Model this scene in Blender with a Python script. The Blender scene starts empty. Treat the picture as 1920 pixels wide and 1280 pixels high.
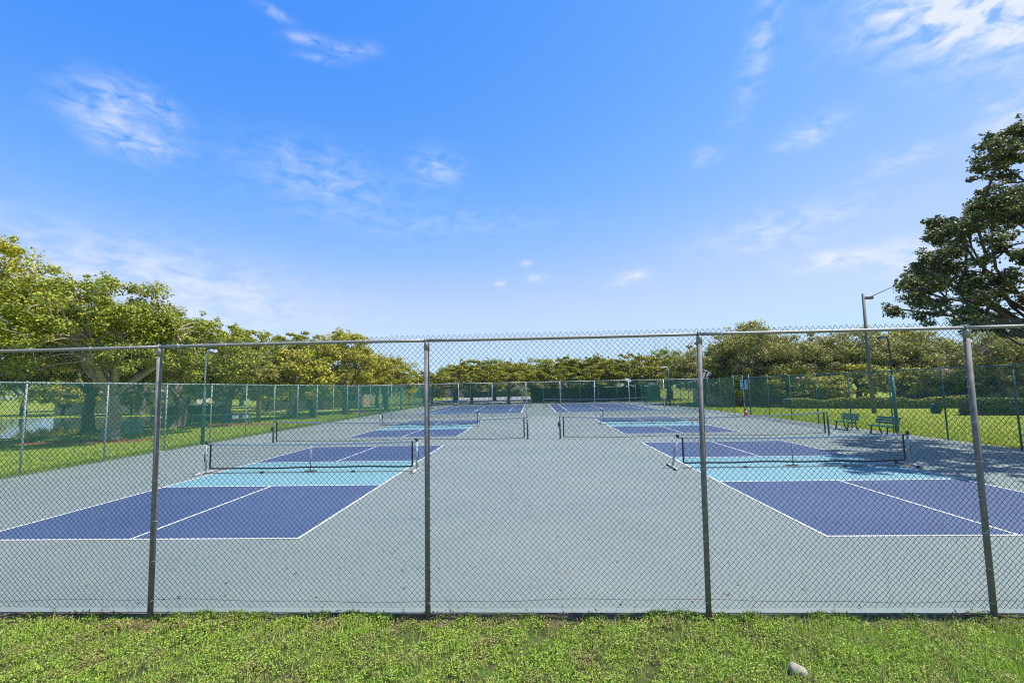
import bpy, math, random
import numpy as np
from mathutils import Vector, Matrix

sc = bpy.context.scene
R_ = math.radians
rng = np.random.default_rng(7)
random.seed(7)

# ------------------------------------------------------------------ camera
YAW, PITCH, ROLL, CAM_H = R_(2.479), R_(5.614), R_(-1.105), 2.549
fw = Vector((-math.sin(YAW)*math.cos(PITCH), math.cos(YAW)*math.cos(PITCH), math.sin(PITCH)))
rt = Vector((math.cos(YAW), math.sin(YAW), 0)); up = rt.cross(fw)
R2 = rt*math.cos(ROLL) + up*math.sin(ROLL); U2 = -rt*math.sin(ROLL) + up*math.cos(ROLL)
cd = bpy.data.cameras.new('camera'); cam = bpy.data.objects.new('camera', cd)
sc.collection.objects.link(cam)
cd.sensor_width = 36; cd.lens = 884.8/1920*36; cd.clip_start = .05; cd.clip_end = 3000
m = Matrix((R2, U2, -fw)).transposed().to_4x4(); m.translation = (0, 0, CAM_H)
cam.matrix_world = m
sc.camera = cam

# ------------------------------------------------------------------ light
SUN_AZ, SUN_EL = R_(88.5), R_(63)          # azimuth clockwise from +Y (the court axis)
S = Vector((math.sin(SUN_AZ)*math.cos(SUN_EL), math.cos(SUN_AZ)*math.cos(SUN_EL), math.sin(SUN_EL)))
sd = bpy.data.lights.new('sun', 'SUN'); sun = bpy.data.objects.new('sun', sd)
sc.collection.objects.link(sun)
sd.energy = 4.0; sd.angle = R_(.53); sd.color = (1, .96, .89)
sun.rotation_euler = (-S).to_track_quat('-Z', 'Y').to_euler()
sun.location = (0, 0, 60)

vs = sc.view_settings
sc.display_settings.display_device = 'sRGB'
vs.view_transform = 'Standard'; vs.look = 'None'; vs.gamma = 1; vs.use_curve_mapping = False
vs.exposure = 1.0
sc.cycles.use_denoising = False; sc.cycles.filter_width = 1.15
sc.cycles.max_bounces = 8; sc.cycles.diffuse_bounces = 3; sc.cycles.transmission_bounces = 4
sc.cycles.transparent_max_bounces = 16

# ------------------------------------------------------------------ sky with thin clouds
w = bpy.data.worlds.new('World'); sc.world = w; w.use_nodes = True
nt = w.node_tree; nt.nodes.clear()
def N(t, **k):
    n = nt.nodes.new(t)
    for a, v in k.items(): setattr(n, a, v)
    return n
def mth(op, a, b=None, clamp=False):
    n = N('ShaderNodeMath', operation=op); n.use_clamp = clamp
    for i, v in enumerate((a, b)):
        if v is None: continue
        if isinstance(v, (int, float)): n.inputs[i].default_value = v
        else: nt.links.new(v, n.inputs[i])
    return n.outputs[0]
out = N('ShaderNodeOutputWorld'); bg = N('ShaderNodeBackground'); bg.inputs['Strength'].default_value = .10
sky = N('ShaderNodeTexSky', sky_type='NISHITA'); sky.sun_disc = False
sky.sun_elevation = SUN_EL; sky.sun_rotation = SUN_AZ; sky.altitude = 0
sky.air_density = 1.0; sky.dust_density = .2; sky.ozone_density = 4.5
# grade of the clear sky: deeper blue overhead, pale towards the horizon
spc = N('ShaderNodeSeparateColor'); hs = N('ShaderNodeCombineColor'); nt.links.new(sky.outputs[0], spc.inputs[0])
for ch, (ref, val, ex, top) in enumerate(((.21, .084, 2.35, .575), (.44, .391, 1.16, .85), (.98, 1.0, .08, 9))):
    q = mth('MULTIPLY', mth('POWER', mth('MULTIPLY', spc.outputs[ch], .23/ref), ex), val)
    soft = mth('POWER', mth('ADD', mth('POWER', mth('DIVIDE', q, top), 3), 1), 1/3)      # gentle shoulder
    nt.links.new(mth('MULTIPLY', mth('DIVIDE', q, soft), 5.0), hs.inputs[ch])
tc = N('ShaderNodeTexCoord'); sep = N('ShaderNodeSeparateXYZ'); nt.links.new(tc.outputs['Generated'], sep.inputs[0])
az = mth('ARCTAN2', sep.outputs[0], sep.outputs[1]); el = mth('ARCSINE', sep.outputs[2])
CLOUDS = [ # azimuth, elevation, half-width, half-height, opacity, tilt
 (-.775,.45,.045,.030,.75,.25), (-.73,.405,.045,.022,.75,.1), (-.70,.465,.03,.014,.55,-.5), (-.448,.41,.11,.045,.42,-.1), (-.2,.445,.042,.029,.5,0), (-.466,.628,.027,.007,.65,.1),
 (-.529,.652,.020,.006,.7,-.2), (-.443,.603,.03,.006,.5,0), (-.375,.627,.03,.010,.6,.2), (.80,.55,.11,.040,1.6,-.12),
 (.83,.49,.10,.05,1.4,-.3), (.549,.428,.042,.02,.6,.25), (.367,.429,.025,.015,.45,0), (.5706,.21,.057,.014,1.3,0),
 (.672,.2,.04,.022,1.2,.2), (.223,.223,.022,.010,1.2,0), (.18,.2155,.02,.009,.8,0), (.0145,.230,.018,.007,.9,0),
 (-.009,.26,.011,.006,.8,0), (-.067,.222,.011,.006,.8,0), (-.69,.18,.22,.055,.9,-.12), (.495,.278,.12,.03,.55,.1),
 (.671,.35,.046,.0125,.45,.1), (.81,.37,.04,.03,.8,.3), (.478,.58,.018,.085,.5,-.38), (-.2,.34,.2,.03,.22,0),
 (1.5,.35,.3,.1,.9,.1), (-1.6,.4,.3,.09,.9,-.1), (2.5,.3,.25,.08,.9,0), (-2.6,.45,.3,.1,.8,.1)]
tot = None
for a0, e0, sa, se, amp, tilt in CLOUDS:
    da = mth('SUBTRACT', az, a0); de = mth('SUBTRACT', el, e0)
    ct, st = math.cos(tilt), math.sin(tilt); k = math.cos(e0)
    x = mth('ADD', mth('MULTIPLY', da, ct*k/sa), mth('MULTIPLY', de, st/sa))
    y = mth('ADD', mth('MULTIPLY', da, -st*k/se), mth('MULTIPLY', de, ct/se))
    d2 = mth('ADD', mth('MULTIPLY', x, x), mth('MULTIPLY', y, y))
    g = mth('MULTIPLY', mth('EXPONENT', mth('MULTIPLY', d2, -.8)), amp)
    tot = g if tot is None else mth('ADD', tot, g)
cmb = N('ShaderNodeCombineXYZ'); nt.links.new(mth('MULTIPLY', az, 9), cmb.inputs[0]); nt.links.new(mth('MULTIPLY', el, 20), cmb.inputs[1])
nz = N('ShaderNodeTexNoise'); nz.inputs['Scale'].default_value = 2.3; nz.inputs['Detail'].default_value = 9
nz.inputs['Roughness'].default_value = .58; nz.inputs['Distortion'].default_value = .5
nt.links.new(cmb.outputs[0], nz.inputs['Vector'])
cl = mth('MULTIPLY', mth('SUBTRACT', nz.outputs[0], .36), 3.2, True)
dens = mth('MULTIPLY', tot, cl)
dens = mth('MULTIPLY', mth('MINIMUM', dens, 1.0), .85)
mix = N('ShaderNodeMixRGB'); nt.links.new(dens, mix.inputs[0]); nt.links.new(hs.outputs[0], mix.inputs[1])
mix.inputs[2].default_value = (4.4, 4.6, 5.0, 1)
nt.links.new(mix.outputs[0], bg.inputs[0]); nt.links.new(bg.outputs[0], out.inputs[0])

# ------------------------------------------------------------------ materials
MATS = {}
def mat(name, col, rough=.7, metal=0, noise=None, bump=None, spec=.5, col2=None, island=None, trans=0, coord='Object', patch=None):
    """noise=(scale, amount) varies the colour; col2 mixes a second colour by a broad noise; bump=(scale,strength)"""
    ma = bpy.data.materials.new(name); ma.use_nodes = True; t = ma.node_tree; b = t.nodes['Principled BSDF']
    b.inputs['Roughness'].default_value = rough; b.inputs['Metallic'].default_value = metal
    b.inputs['Specular IOR Level'].default_value = spec
    L = t.links.new; tcn = t.nodes.new('ShaderNodeTexCoord'); c = None
    rgb = t.nodes.new('ShaderNodeRGB'); rgb.outputs[0].default_value = (*col, 1); c = rgb.outputs[0]
    if col2:
        n2 = t.nodes.new('ShaderNodeTexNoise'); n2.inputs['Scale'].default_value = col2[1]; n2.inputs['Detail'].default_value = 7
        n2.inputs['Roughness'].default_value = .65
        L(tcn.outputs[coord], n2.inputs['Vector'])
        rp = t.nodes.new('ShaderNodeMapRange'); rp.inputs[1].default_value = col2[2]; rp.inputs[2].default_value = col2[3]
        L(n2.outputs[0], rp.inputs[0])
        mx = t.nodes.new('ShaderNodeMixRGB'); L(rp.outputs[0], mx.inputs[0]); L(c, mx.inputs[1]); mx.inputs[2].default_value = (*col2[0], 1); c = mx.outputs[0]
    if noise:
        n1 = t.nodes.new('ShaderNodeTexNoise'); n1.inputs['Scale'].default_value = noise[0]; n1.inputs['Detail'].default_value = 8
        L(tcn.outputs[coord], n1.inputs['Vector'])
        rp = t.nodes.new('ShaderNodeMapRange'); rp.inputs[1].default_value = .25; rp.inputs[2].default_value = .75
        rp.inputs[3].default_value = 1-noise[1]; rp.inputs[4].default_value = 1+noise[1]; L(n1.outputs[0], rp.inputs[0])
        h = t.nodes.new('ShaderNodeHueSaturation'); L(rp.outputs[0], h.inputs['Value']); L(c, h.inputs['Color']); c = h.outputs[0]
    if island:
        g = t.nodes.new('ShaderNodeNewGeometry')
        cr = t.nodes.new('ShaderNodeValToRGB'); cr.color_ramp.interpolation = 'LINEAR'
        e = cr.color_ramp.elements
        while len(e) < len(island): e.new(.5)
        for i, (p, cc) in enumerate(island): e[i].position = p; e[i].color = (*cc, 1)
        L(g.outputs['Random Per Island'], cr.inputs[0]); c = cr.outputs[0]
        if patch:
            n2 = t.nodes.new('ShaderNodeTexNoise'); n2.inputs['Scale'].default_value = patch[0]; n2.inputs['Detail'].default_value = 5; n2.inputs['Roughness'].default_value = .6
            L(tcn.outputs[coord], n2.inputs['Vector'])
            rp = t.nodes.new('ShaderNodeMapRange'); rp.inputs[1].default_value = patch[2]; rp.inputs[2].default_value = patch[3]; rp.inputs[4].default_value = patch[4]
            L(n2.outputs[0], rp.inputs[0])
            mx = t.nodes.new('ShaderNodeMixRGB'); L(rp.outputs[0], mx.inputs[0]); L(c, mx.inputs[1]); mx.inputs[2].default_value = (*patch[1], 1); c = mx.outputs[0]
    L(c, b.inputs['Base Color'])
    if trans:
        tr = t.nodes.new('ShaderNodeBsdfTranslucent'); L(c, tr.inputs[0])
        ms = t.nodes.new('ShaderNodeMixShader'); ms.inputs[0].default_value = trans
        o = t.nodes['Material Output']; L(b.outputs[0], ms.inputs[1]); L(tr.outputs[0], ms.inputs[2]); L(ms.outputs[0], o.inputs[0])
    if bump:
        n3 = t.nodes.new('ShaderNodeTexNoise'); n3.inputs['Scale'].default_value = bump[0]; n3.inputs['Detail'].default_value = 6
        L(tcn.outputs[coord], n3.inputs['Vector'])
        bp = t.nodes.new('ShaderNodeBump'); bp.inputs['Strength'].default_value = bump[1]; bp.inputs['Distance'].default_value = .02
        L(n3.outputs[0], bp.inputs['Height']); L(bp.outputs[0], b.inputs['Normal'])
    MATS[name] = ma; return ma

def court_mat(name, col, col2, wear):
    mat(name, col, .62, noise=(9, .05), col2=(col2, .22, .40, .64), bump=(220, .12), spec=.4)
    t = MATS[name].node_tree; b = t.nodes['Principled BSDF']; L = t.links.new
    src = b.inputs['Base Color'].links[0].from_socket; tcn = t.nodes.new('ShaderNodeTexCoord')
    def nz_(scale, det, dist, lo, hi, to):
        n = t.nodes.new('ShaderNodeTexNoise'); n.inputs['Scale'].default_value = scale; n.inputs['Detail'].default_value = det; n.inputs['Distortion'].default_value = dist
        n.inputs['Roughness'].default_value = .7; L(tcn.outputs['Object'], n.inputs['Vector'])
        r = t.nodes.new('ShaderNodeMapRange'); r.inputs[1].default_value = lo; r.inputs[2].default_value = hi; r.inputs[4].default_value = to; L(n.outputs[0], r.inputs[0]); return r.outputs[0]
    def over(fac, c, colr):
        m_ = t.nodes.new('ShaderNodeMixRGB'); L(fac, m_.inputs[0]); L(c, m_.inputs[1]); m_.inputs[2].default_value = (*colr, 1); return m_.outputs[0]
    c = over(nz_(1.1, 8, 1.2, .55, .75, .6*wear), src, tuple(x*.72+.012 for x in col))      # damp stains
    c = over(nz_(26, 4, 0, .66, .74, .55*wear), c, tuple(x*.55+.05 for x in col))           # scuffs
    c = over(nz_(70, 3, 0, .68, .73, .6*wear), c, tuple(min(1, x*1.4+.05) for x in col))    # pale grit
    v = t.nodes.new('ShaderNodeTexVoronoi'); v.feature = 'DISTANCE_TO_EDGE'; v.inputs['Scale'].default_value = .16
    dn = t.nodes.new('ShaderNodeTexNoise'); dn.inputs['Scale'].default_value = 1.3; dn.inputs['Detail'].default_value = 6; L(tcn.outputs['Object'], dn.inputs['Vector'])
    ad = t.nodes.new('ShaderNodeMixRGB'); ad.blend_type = 'ADD'; ad.inputs[0].default_value = .9; L(tcn.outputs['Object'], ad.inputs[1]); L(dn.outputs['Color'], ad.inputs[2]); L(ad.outputs[0], v.inputs['Vector'])
    r = t.nodes.new('ShaderNodeMapRange'); r.inputs[1].default_value = .0; r.inputs[2].default_value = .0018; r.inputs[3].default_value = .55*wear; r.inputs[4].default_value = 0; L(v.outputs[0], r.inputs[0])
    c = over(r.outputs[0], c, tuple(x*.35 for x in col))                                    # hairline cracks
    L(c, b.inputs['Base Color'])
court_mat('court_outer', (.148, .183, .168), (.174, .201, .182), 1.1)
court_mat('court_blue', (.042, .068, .140), (.056, .084, .155), .8)
court_mat('court_aqua', (.125, .268, .30), (.14, .275, .30), .6)
mat('line_white', (.6, .6, .6), .7, noise=(12, .08))
mat('slab_edge', (.14, .125, .105), .95, noise=(14, .3))
mat('lawn', (.20, .25, .030), .95, noise=(5, .35), col2=((.29, .27, .06), .22, .45, .75), bump=(60, .6), spec=.1)
mat('turf_soil', (.05, .045, .022), 1, noise=(30, .4), col2=((.07, .10, .025), 3, .4, .6), bump=(60, .8), spec=.1)
mat('soil', (.105, .075, .048), 1, noise=(40, .5), col2=((.20, .15, .10), 6, .45, .7), bump=(70, 1), spec=.1)
mat('pavement_far', (.30, .31, .31), .9, noise=(2, .08), spec=.2)
mat('path', (.45, .40, .34), .9, noise=(3, .1))
mat('mulch', (.22, .065, .030), 1, noise=(25, .5), bump=(40, 1))
mat('dry_edge', (.23, .17, .075), 1, noise=(9, .4), bump=(60, .8))
mat('water', (.05, .07, .075), .04, spec=.7, bump=(3, .06))
mat('galvanized', (.27, .265, .26), .62, .35, noise=(30, .15))
mat('galvanized_worn', (.19, .18, .165), .75, .15, noise=(14, .3), col2=((.20, .17, .13), 5, .5, .8))
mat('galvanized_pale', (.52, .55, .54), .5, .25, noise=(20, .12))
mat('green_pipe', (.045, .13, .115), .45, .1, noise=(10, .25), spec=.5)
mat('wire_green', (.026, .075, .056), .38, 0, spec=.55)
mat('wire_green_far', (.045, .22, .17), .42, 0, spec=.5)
mat('tie_wire', (.66, .65, .62), .5, .15)
mat('green_paint', (.012, .085, .052), .4, noise=(8, .2))
mat('bench_green', (.02, .15, .11), .45, noise=(8, .2))
mat('bench_iron', (.012, .035, .026), .5)
mat('bucket_green', (.022, .12, .10), .45, noise=(8, .2))
mat('cabinet_green', (.22, .36, .31), .6, noise=(5, .1))
mat('net_black', (.022, .022, .024), .8)
mat('net_cord', (.03, .028, .026), .8)
mat('tape_black', (.012, .014, .016), .6)
mat('tape_white', (.50, .52, .52), .8, noise=(6, .1))
mat('post_white', (.33, .37, .40), .4, noise=(8, .06))
mat('foot_white', (.42, .40, .38), .5, noise=(8, .08))
mat('rubber', (.02, .02, .02), .7)
mat('blue_paint', (.05, .16, .42), .45)
mat('orange_plastic', (.72, .12, .04), .5)
mat('sign_blue', (.30, .42, .48), .5)
mat('lamp_metal', (.13, .12, .10), .7, .1, noise=(6, .2))
mat('lamp_dark', (.030, .045, .075), .4, .3)
mat('lamp_glass', (.75, .76, .74), .25)
mat('bark', (.17, .135, .10), .95, noise=(6, .4), bump=(14, .9))
mat('bark_pale', (.36, .31, .25), .95, noise=(5, .35), bump=(14, .8))
mat('bark_dark', (.075, .055, .042), .95, noise=(6, .3), bump=(14, .8))
def leafmat(n, cols, trans=.25, rough=.5, patch=None):
    mat(n, cols[0][1], rough, island=cols, trans=trans, spec=.35, patch=patch)
leafmat('leaf_gold', [(0, (0.174, 0.210, 0.016)), (.35, (0.347, 0.339, 0.025)), (.7, (0.490, 0.429, 0.034)), (1, (0.565, 0.529, 0.067))])
leafmat('leaf_mid', [(0, (0.095, 0.153, 0.021)), (.4, (0.211, 0.264, 0.027)), (.75, (0.338, 0.356, 0.034)), (1, (0.485, 0.426, 0.059))])
leafmat('leaf_flat', [(0, (0.106, 0.150, 0.012)), (.5, (0.274, 0.271, 0.018)), (1, (0.465, 0.379, 0.028))])
leafmat('leaf_olive', [(0, (0.122, 0.148, 0.037)), (.4, (0.281, 0.284, 0.055)), (.75, (0.440, 0.386, 0.082)), (1, (0.620, 0.534, 0.157))])
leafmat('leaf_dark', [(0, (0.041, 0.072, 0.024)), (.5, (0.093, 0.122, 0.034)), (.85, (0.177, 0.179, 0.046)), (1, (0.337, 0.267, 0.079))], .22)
leafmat('leaf_hedge', [(0, (0.035, 0.079, 0.016)), (.5, (0.079, 0.141, 0.022)), (1, (0.150, 0.211, 0.035))], .25)
leafmat('leaf_palm', [(0, (0.180, 0.224, 0.045)), (.5, (0.324, 0.328, 0.075)), (1, (0.486, 0.431, 0.135))], .3)
leafmat('weed_leaf', [(0, (0.103, 0.188, 0.016)), (.35, (0.205, 0.330, 0.027)), (.7, (0.302, 0.424, 0.050)), (.93, (0.411, 0.483, 0.092)), (1, (0.493, 0.337, 0.082))], .22, patch=(2.4, (.27, .215, .085), .47, .66, .8))
leafmat('grass_blade', [(0, (0.114, 0.246, 0.011)), (.45, (0.214, 0.393, 0.020)), (.85, (0.321, 0.494, 0.040)), (1, (0.570, 0.581, 0.142))], .35, patch=(2.2, (.40, .34, .14), .48, .70, .75))
leafmat('lawn_blade', [(0, (0.178, 0.290, 0.015)), (.5, (0.338, 0.442, 0.026)), (1, (0.535, 0.515, 0.051))], .35)
leafmat('litter', [(0, (0.100, 0.050, 0.030)), (.5, (0.240, 0.130, 0.080)), (.8, (0.400, 0.250, 0.160)), (1, (0.500, 0.130, 0.070))], .2)
leafmat('dry_stalk', [(0, (0.120, 0.120, 0.030)), (.5, (0.300, 0.220, 0.120)), (1, (0.420, 0.330, 0.200))], .3)
mat('stone', (.33, .285, .23), .95, noise=(18, .25), bump=(40, .8))
mat('stucco_pink', (.52, .36, .28), .9, noise=(2, .08))
mat('stucco_tan', (.62, .50, .41), .9, noise=(2, .08))
mat('stucco_cream', (.62, .57, .47), .9, noise=(2, .08))
mat('roof_tile', (.24, .155, .12), .85, noise=(5, .25), bump=(14, .6))
mat('roof_grey', (.27, .24, .22), .85, noise=(5, .2), bump=(14, .6))
mat('pane', (.03, .04, .05), .08, spec=.8)
mat('frame_white', (.72, .72, .70), .5)
mat('door_brown', (.12, .07, .05), .6)

# ------------------------------------------------------------------ builders
COL = sc.collection
def fast_mesh(name, V, F):
    V = np.asarray(V, np.float32).reshape(-1, 3); F = np.asarray(F, np.int32)
    me = bpy.data.meshes.new(name); k = F.shape[1]
    me.vertices.add(len(V)); me.vertices.foreach_set('co', V.ravel())
    me.loops.add(F.size); me.loops.foreach_set('vertex_index', F.ravel())
    me.polygons.add(len(F)); me.polygons.foreach_set('loop_start', np.arange(0, F.size, k, dtype=np.int32))
    me.update(calc_edges=True); me.validate()
    return me
def link(name, me, parent=None, loc=None, rz=0):
    o = bpy.data.objects.new(name, me); COL.objects.link(o)
    if parent: o.parent = parent
    if loc is not None: o.location = loc
    if rz: o.rotation_euler.z = rz
    return o
def tag(o, label=None, cat=None, group=None, kind=None):
    if label: o['label'] = label
    if cat: o['category'] = cat
    if group: o['group'] = group
    if kind: o['kind'] = kind
    return o
def empty(name, loc=(0, 0, 0), rz=0, **k):
    o = bpy.data.objects.new(name, None); COL.objects.link(o); o.location = loc; o.rotation_euler.z = rz
    o.empty_display_size = .3
    return tag(o, **k)
def copy_tree(o, parent=None):
    c = o.copy(); COL.objects.link(c)
    if parent: c.parent = parent
    for ch in list(o.children): copy_tree(ch, c)
    return c

class MB:
    def __init__(s): s.v = []; s.f = []
    def add(s, V, F):
        b = len(s.v); s.v += [tuple(map(float, p)) for p in V]; s.f += [tuple(i+b for i in f) for f in F]; return s
    def box(s, a, b, bev=0):
        (x0, y0, z0), (x1, y1, z1) = a, b
        return s.add([(x0,y0,z0),(x1,y0,z0),(x1,y1,z0),(x0,y1,z0),(x0,y0,z1),(x1,y0,z1),(x1,y1,z1),(x0,y1,z1)],
                     [(3,2,1,0),(4,5,6,7),(0,1,5,4),(1,2,6,5),(2,3,7,6),(3,0,4,7)])
    def tube(s, pts, rad, n=8, cap=True):
        V, F = tube_np(np.array(pts, float), rad, n)
        s.add(V, F.tolist())
        if cap:
            b = len(s.v)-len(V); s.f.append(tuple(b+i for i in range(n))[::-1]); s.f.append(tuple(b+len(V)-n+i for i in range(n)))
        return s
    def lathe(s, prof, n=12, c=(0, 0, 0)):
        V = [(c[0]+r*math.cos(2*math.pi*i/n), c[1]+r*math.sin(2*math.pi*i/n), c[2]+z) for r, z in prof for i in range(n)]
        F = [(k*n+i, k*n+(i+1) % n, (k+1)*n+(i+1) % n, (k+1)*n+i) for k in range(len(prof)-1) for i in range(n)]
        F += [tuple(range(n))[::-1], tuple((len(prof)-1)*n+i for i in range(n))]
        return s.add(V, F)
    def quad(s, a, b, c, d): return s.add([a, b, c, d], [(0, 1, 2, 3)])
    def build(s, name, m, parent=None, smooth=False, loc=None, rz=0):
        me = bpy.data.meshes.new(name); me.from_pydata(s.v, [], s.f); me.update()
        me.materials.append(MATS[m])
        if smooth:
            me.polygons.foreach_set('use_smooth', [len(p.vertices) == 4 for p in me.polygons])
        return link(name, me, parent, loc, rz)

def tube_np(P, rad, n=8):
    k = len(P); rad = np.broadcast_to(np.asarray(rad, float), (k,))
    T = np.gradient(P, axis=0); T /= np.linalg.norm(T, axis=1)[:, None]+1e-9
    u = np.cross(T[0], [0, 0, 1.0])
    if np.linalg.norm(u) < 1e-3: u = np.array([1.0, 0, 0])
    V = np.zeros((k, n, 3)); a = np.linspace(0, 2*np.pi, n, endpoint=False)
    for i in range(k):
        u = u-T[i]*(u@T[i]); u /= np.linalg.norm(u)+1e-9; w_ = np.cross(T[i], u)
        V[i] = P[i]+rad[i]*(np.cos(a)[:, None]*u+np.sin(a)[:, None]*w_)
    i = np.arange(k-1)[:, None]*n; j = np.arange(n)[None]; j2 = (j+1) % n
    F = np.stack([i+j, i+j2, i+n+j2, i+n+j], -1).reshape(-1, 4)
    return V.reshape(-1, 3), F

def sheet(name, pts, z, m, parent=None, kind=None):
    me = bpy.data.meshes.new(name); me.from_pydata([(x, y, z) for x, y in pts], [], [tuple(range(len(pts)))]); me.update()
    me.materials.append(MATS[m]); o = link(name, me, parent)
    if kind: o['kind'] = kind
    return o
def rect(name, x0, x1, y0, y1, z, m, parent=None, kind=None):
    return sheet(name, [(x0, y0), (x1, y0), (x1, y1), (x0, y1)], z, m, parent, kind)

# ------------------------------------------------------------------ ground and courts
XL, XR, Y0, YC, YF = -16.75, 17.4, 5.66, 42.15, 78.7     # slab edges: left, right, near, cross fence, far
GZ = -.07
rect('lawn', -900, 900, -60, 1600, GZ, 'lawn', kind='structure')
def slab():
    b = MB(); b.box((XL-.15, Y0, GZ-.25), (XR+.15, YF+.3, 0)); o = b.build('court_pavement', 'court_outer'); o['kind'] = 'structure'
    e = MB(); e.box((XL-.15, Y0-.012, GZ-.1), (XR+.15, Y0-.001, -.012)); e.build('slab_edge', 'slab_edge', o)
    return o
court = slab()
LW = .05
def pickle(cx, yb):
    for s in (-1, 1): pass
    x0, x1 = cx-3.05, cx+3.05; y1 = yb+13.41; k0, k1 = yb+4.572, yb+8.84
    for a, b in ((yb, k0), (k1, y1)): rect('play_area', x0, x1, a, b, .004, 'court_blue', court)
    rect('kitchen_area', x0, x1, k0, k1, .004, 'court_aqua', court)
    for x in (x0, x1): rect('painted_line', x-LW/2, x+LW/2, yb-LW/2, y1+LW/2, .008, 'line_white', court)
    for y in (yb, k0, k1, y1): rect('painted_line', x0+LW/2, x1-LW/2, y-LW/2, y+LW/2, .008, 'line_white', court)
    for a, b in ((yb, k0), (k1, y1)): rect('painted_line', cx-LW/2, cx+LW/2, a+LW/2, b-LW/2, .008, 'line_white', court)
PCL, PCR = -7.22, 7.85
for cx, yb in ((PCL, 8.37), (PCR, 8.33), (PCL, 25.8), (PCR, 25.8)): pickle(cx, yb)
TCL, TCR, TN1, TN2 = -6.81, 7.74, 23.79, 60.4
def tennis(cx):
    x0, x1, y0, y1 = cx-5.485, cx+5.485, TN2-11.885, TN2+11.885
    rect('play_area', x0, x1, y0, y1, .004, 'court_blue', court)
    L = lambda a, b, c, d: rect('painted_line', a, b, c, d, .008, 'line_white', court)
    h = .035
    for x in (x0, x1, cx-4.115, cx+4.115): L(x-h, x+h, y0-h, y1+h)
    for y in (y0, y1): L(x0+h, x1-h, y-h, y+h)
    for y in (TN2-6.4, TN2+6.4): L(cx-4.115+h, cx+4.115-h, y-h, y+h)
    L(cx-h, cx+h, TN2-6.4+h, TN2+6.4-h)
tennis(TCL); tennis(TCR)

# worn dry edges of turf along the slab, path, mulch, pond, distant pavement
def ragged(name, x0, x1, y0, y1, z, m, amp, seed, kind='structure', n=60, axis='y'):
    r = np.random.default_rng(seed); t = np.linspace(0, 1, n)
    j = np.convolve(r.normal(0, 1, n+6), np.ones(7)/7, 'valid')*amp*1.8
    if axis == 'y':
        V = [(x0+j[i], y0+(y1-y0)*t[i], z) for i in range(n)]+[(x1, y0+(y1-y0)*t[i], z) for i in range(n)]
    else:
        V = [(x0+(x1-x0)*t[i], y0+j[i], z) for i in range(n)]+[(x0+(x1-x0)*t[i], y1, z) for i in range(n)]
    b = MB(); b.add(V, [(i, i+1, n+i+1, n+i) for i in range(n-1)]); o = b.build(name, m); o['kind'] = kind; return o
ragged('dry_turf_edge', XL-.75, XL-.15, 6, YF, GZ+.004, 'dry_edge', .25, 1)
ragged('dry_turf_edge', XR+.9, XR+.15, 6, YF, GZ+.004, 'dry_edge', .25, 2)
sheet('pond', [(-34, 29.5), (-33.2, 33), (-34.5, 37.5), (-31.5, 43), (-30.5, 50), (-34, 55.2), (-46, 56.5), (-62, 56), (-90, 52), (-120, 40), (-100, 24), (-60, 22), (-42, 25)], GZ+.008, 'water', kind='structure')
rect('car_park', -22, 16, 82.5, 140, GZ+.006, 'pavement_far', kind='structure')
sheet('path', [(33, 36), (60, 30), (60, 31.6), (34, 37.6)], GZ+.006, 'path', kind='structure')
sheet('far_bank_path', [(-120, 63), (-30, 66), (-20, 72), (-20, 73.6), (-31, 67.6), (-120, 64.6)], GZ+.006, 'path', kind='structure')

# ------------------------------------------------------------------ chain link
def chainlink(width, height, w_=.0642, h_=.066, r=.0022, sides=4, jit=0, seed=0, barb=0):
    K = int(round(width/(w_/2))); J = int(round(height/(h_/2)))
    k = np.arange(K)[:, None]; j = np.arange(J+1)[None]
    right = ((j+k) % 2).astype(float)
    X = (k+right)*w_/2; Z = j*h_/2+0*k; Yy = np.where(right > 0, r*.9, -r*.9)
    Z = Z+barb*(j == J)
    if jit:
        g = np.random.default_rng(seed); nx = K+1
        dx = g.normal(0, jit, (nx, J+1)); dz = g.normal(0, jit, (nx, J+1))
        ks = np.minimum((k+right).astype(int), nx-1)
        edge = np.clip(np.minimum(ks, nx-1-ks)/2, 0, 1)
        jj = np.broadcast_to(j, ks.shape)
        X = X+dx[ks, jj]*edge; Z = Z+dz[ks, jj]*edge
        ph = g.uniform(0, 6, 3)
        Yy = Yy+edge*(.016*np.sin(X*2.1+ph[0])*np.sin(Z*1.7+ph[1]))
    a = np.linspace(0, 2*np.pi, sides, endpoint=False)+np.pi/4
    V = np.stack([X[..., None]+r*1.41*np.cos(a), Yy[..., None]+r*np.sin(a), np.broadcast_to(Z[..., None], X.shape+(sides,))], -1)
    base = ((k*(J+1)+j)*sides)[:, :-1, None]; s = np.arange(sides); s2 = (s+1) % sides
    F = np.stack([base+s, base+s2, base+sides+s2, base+sides+s], -1).reshape(-1, 4)
    me = fast_mesh('mesh_panel', V.reshape(-1, 3), F)
    return me

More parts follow.
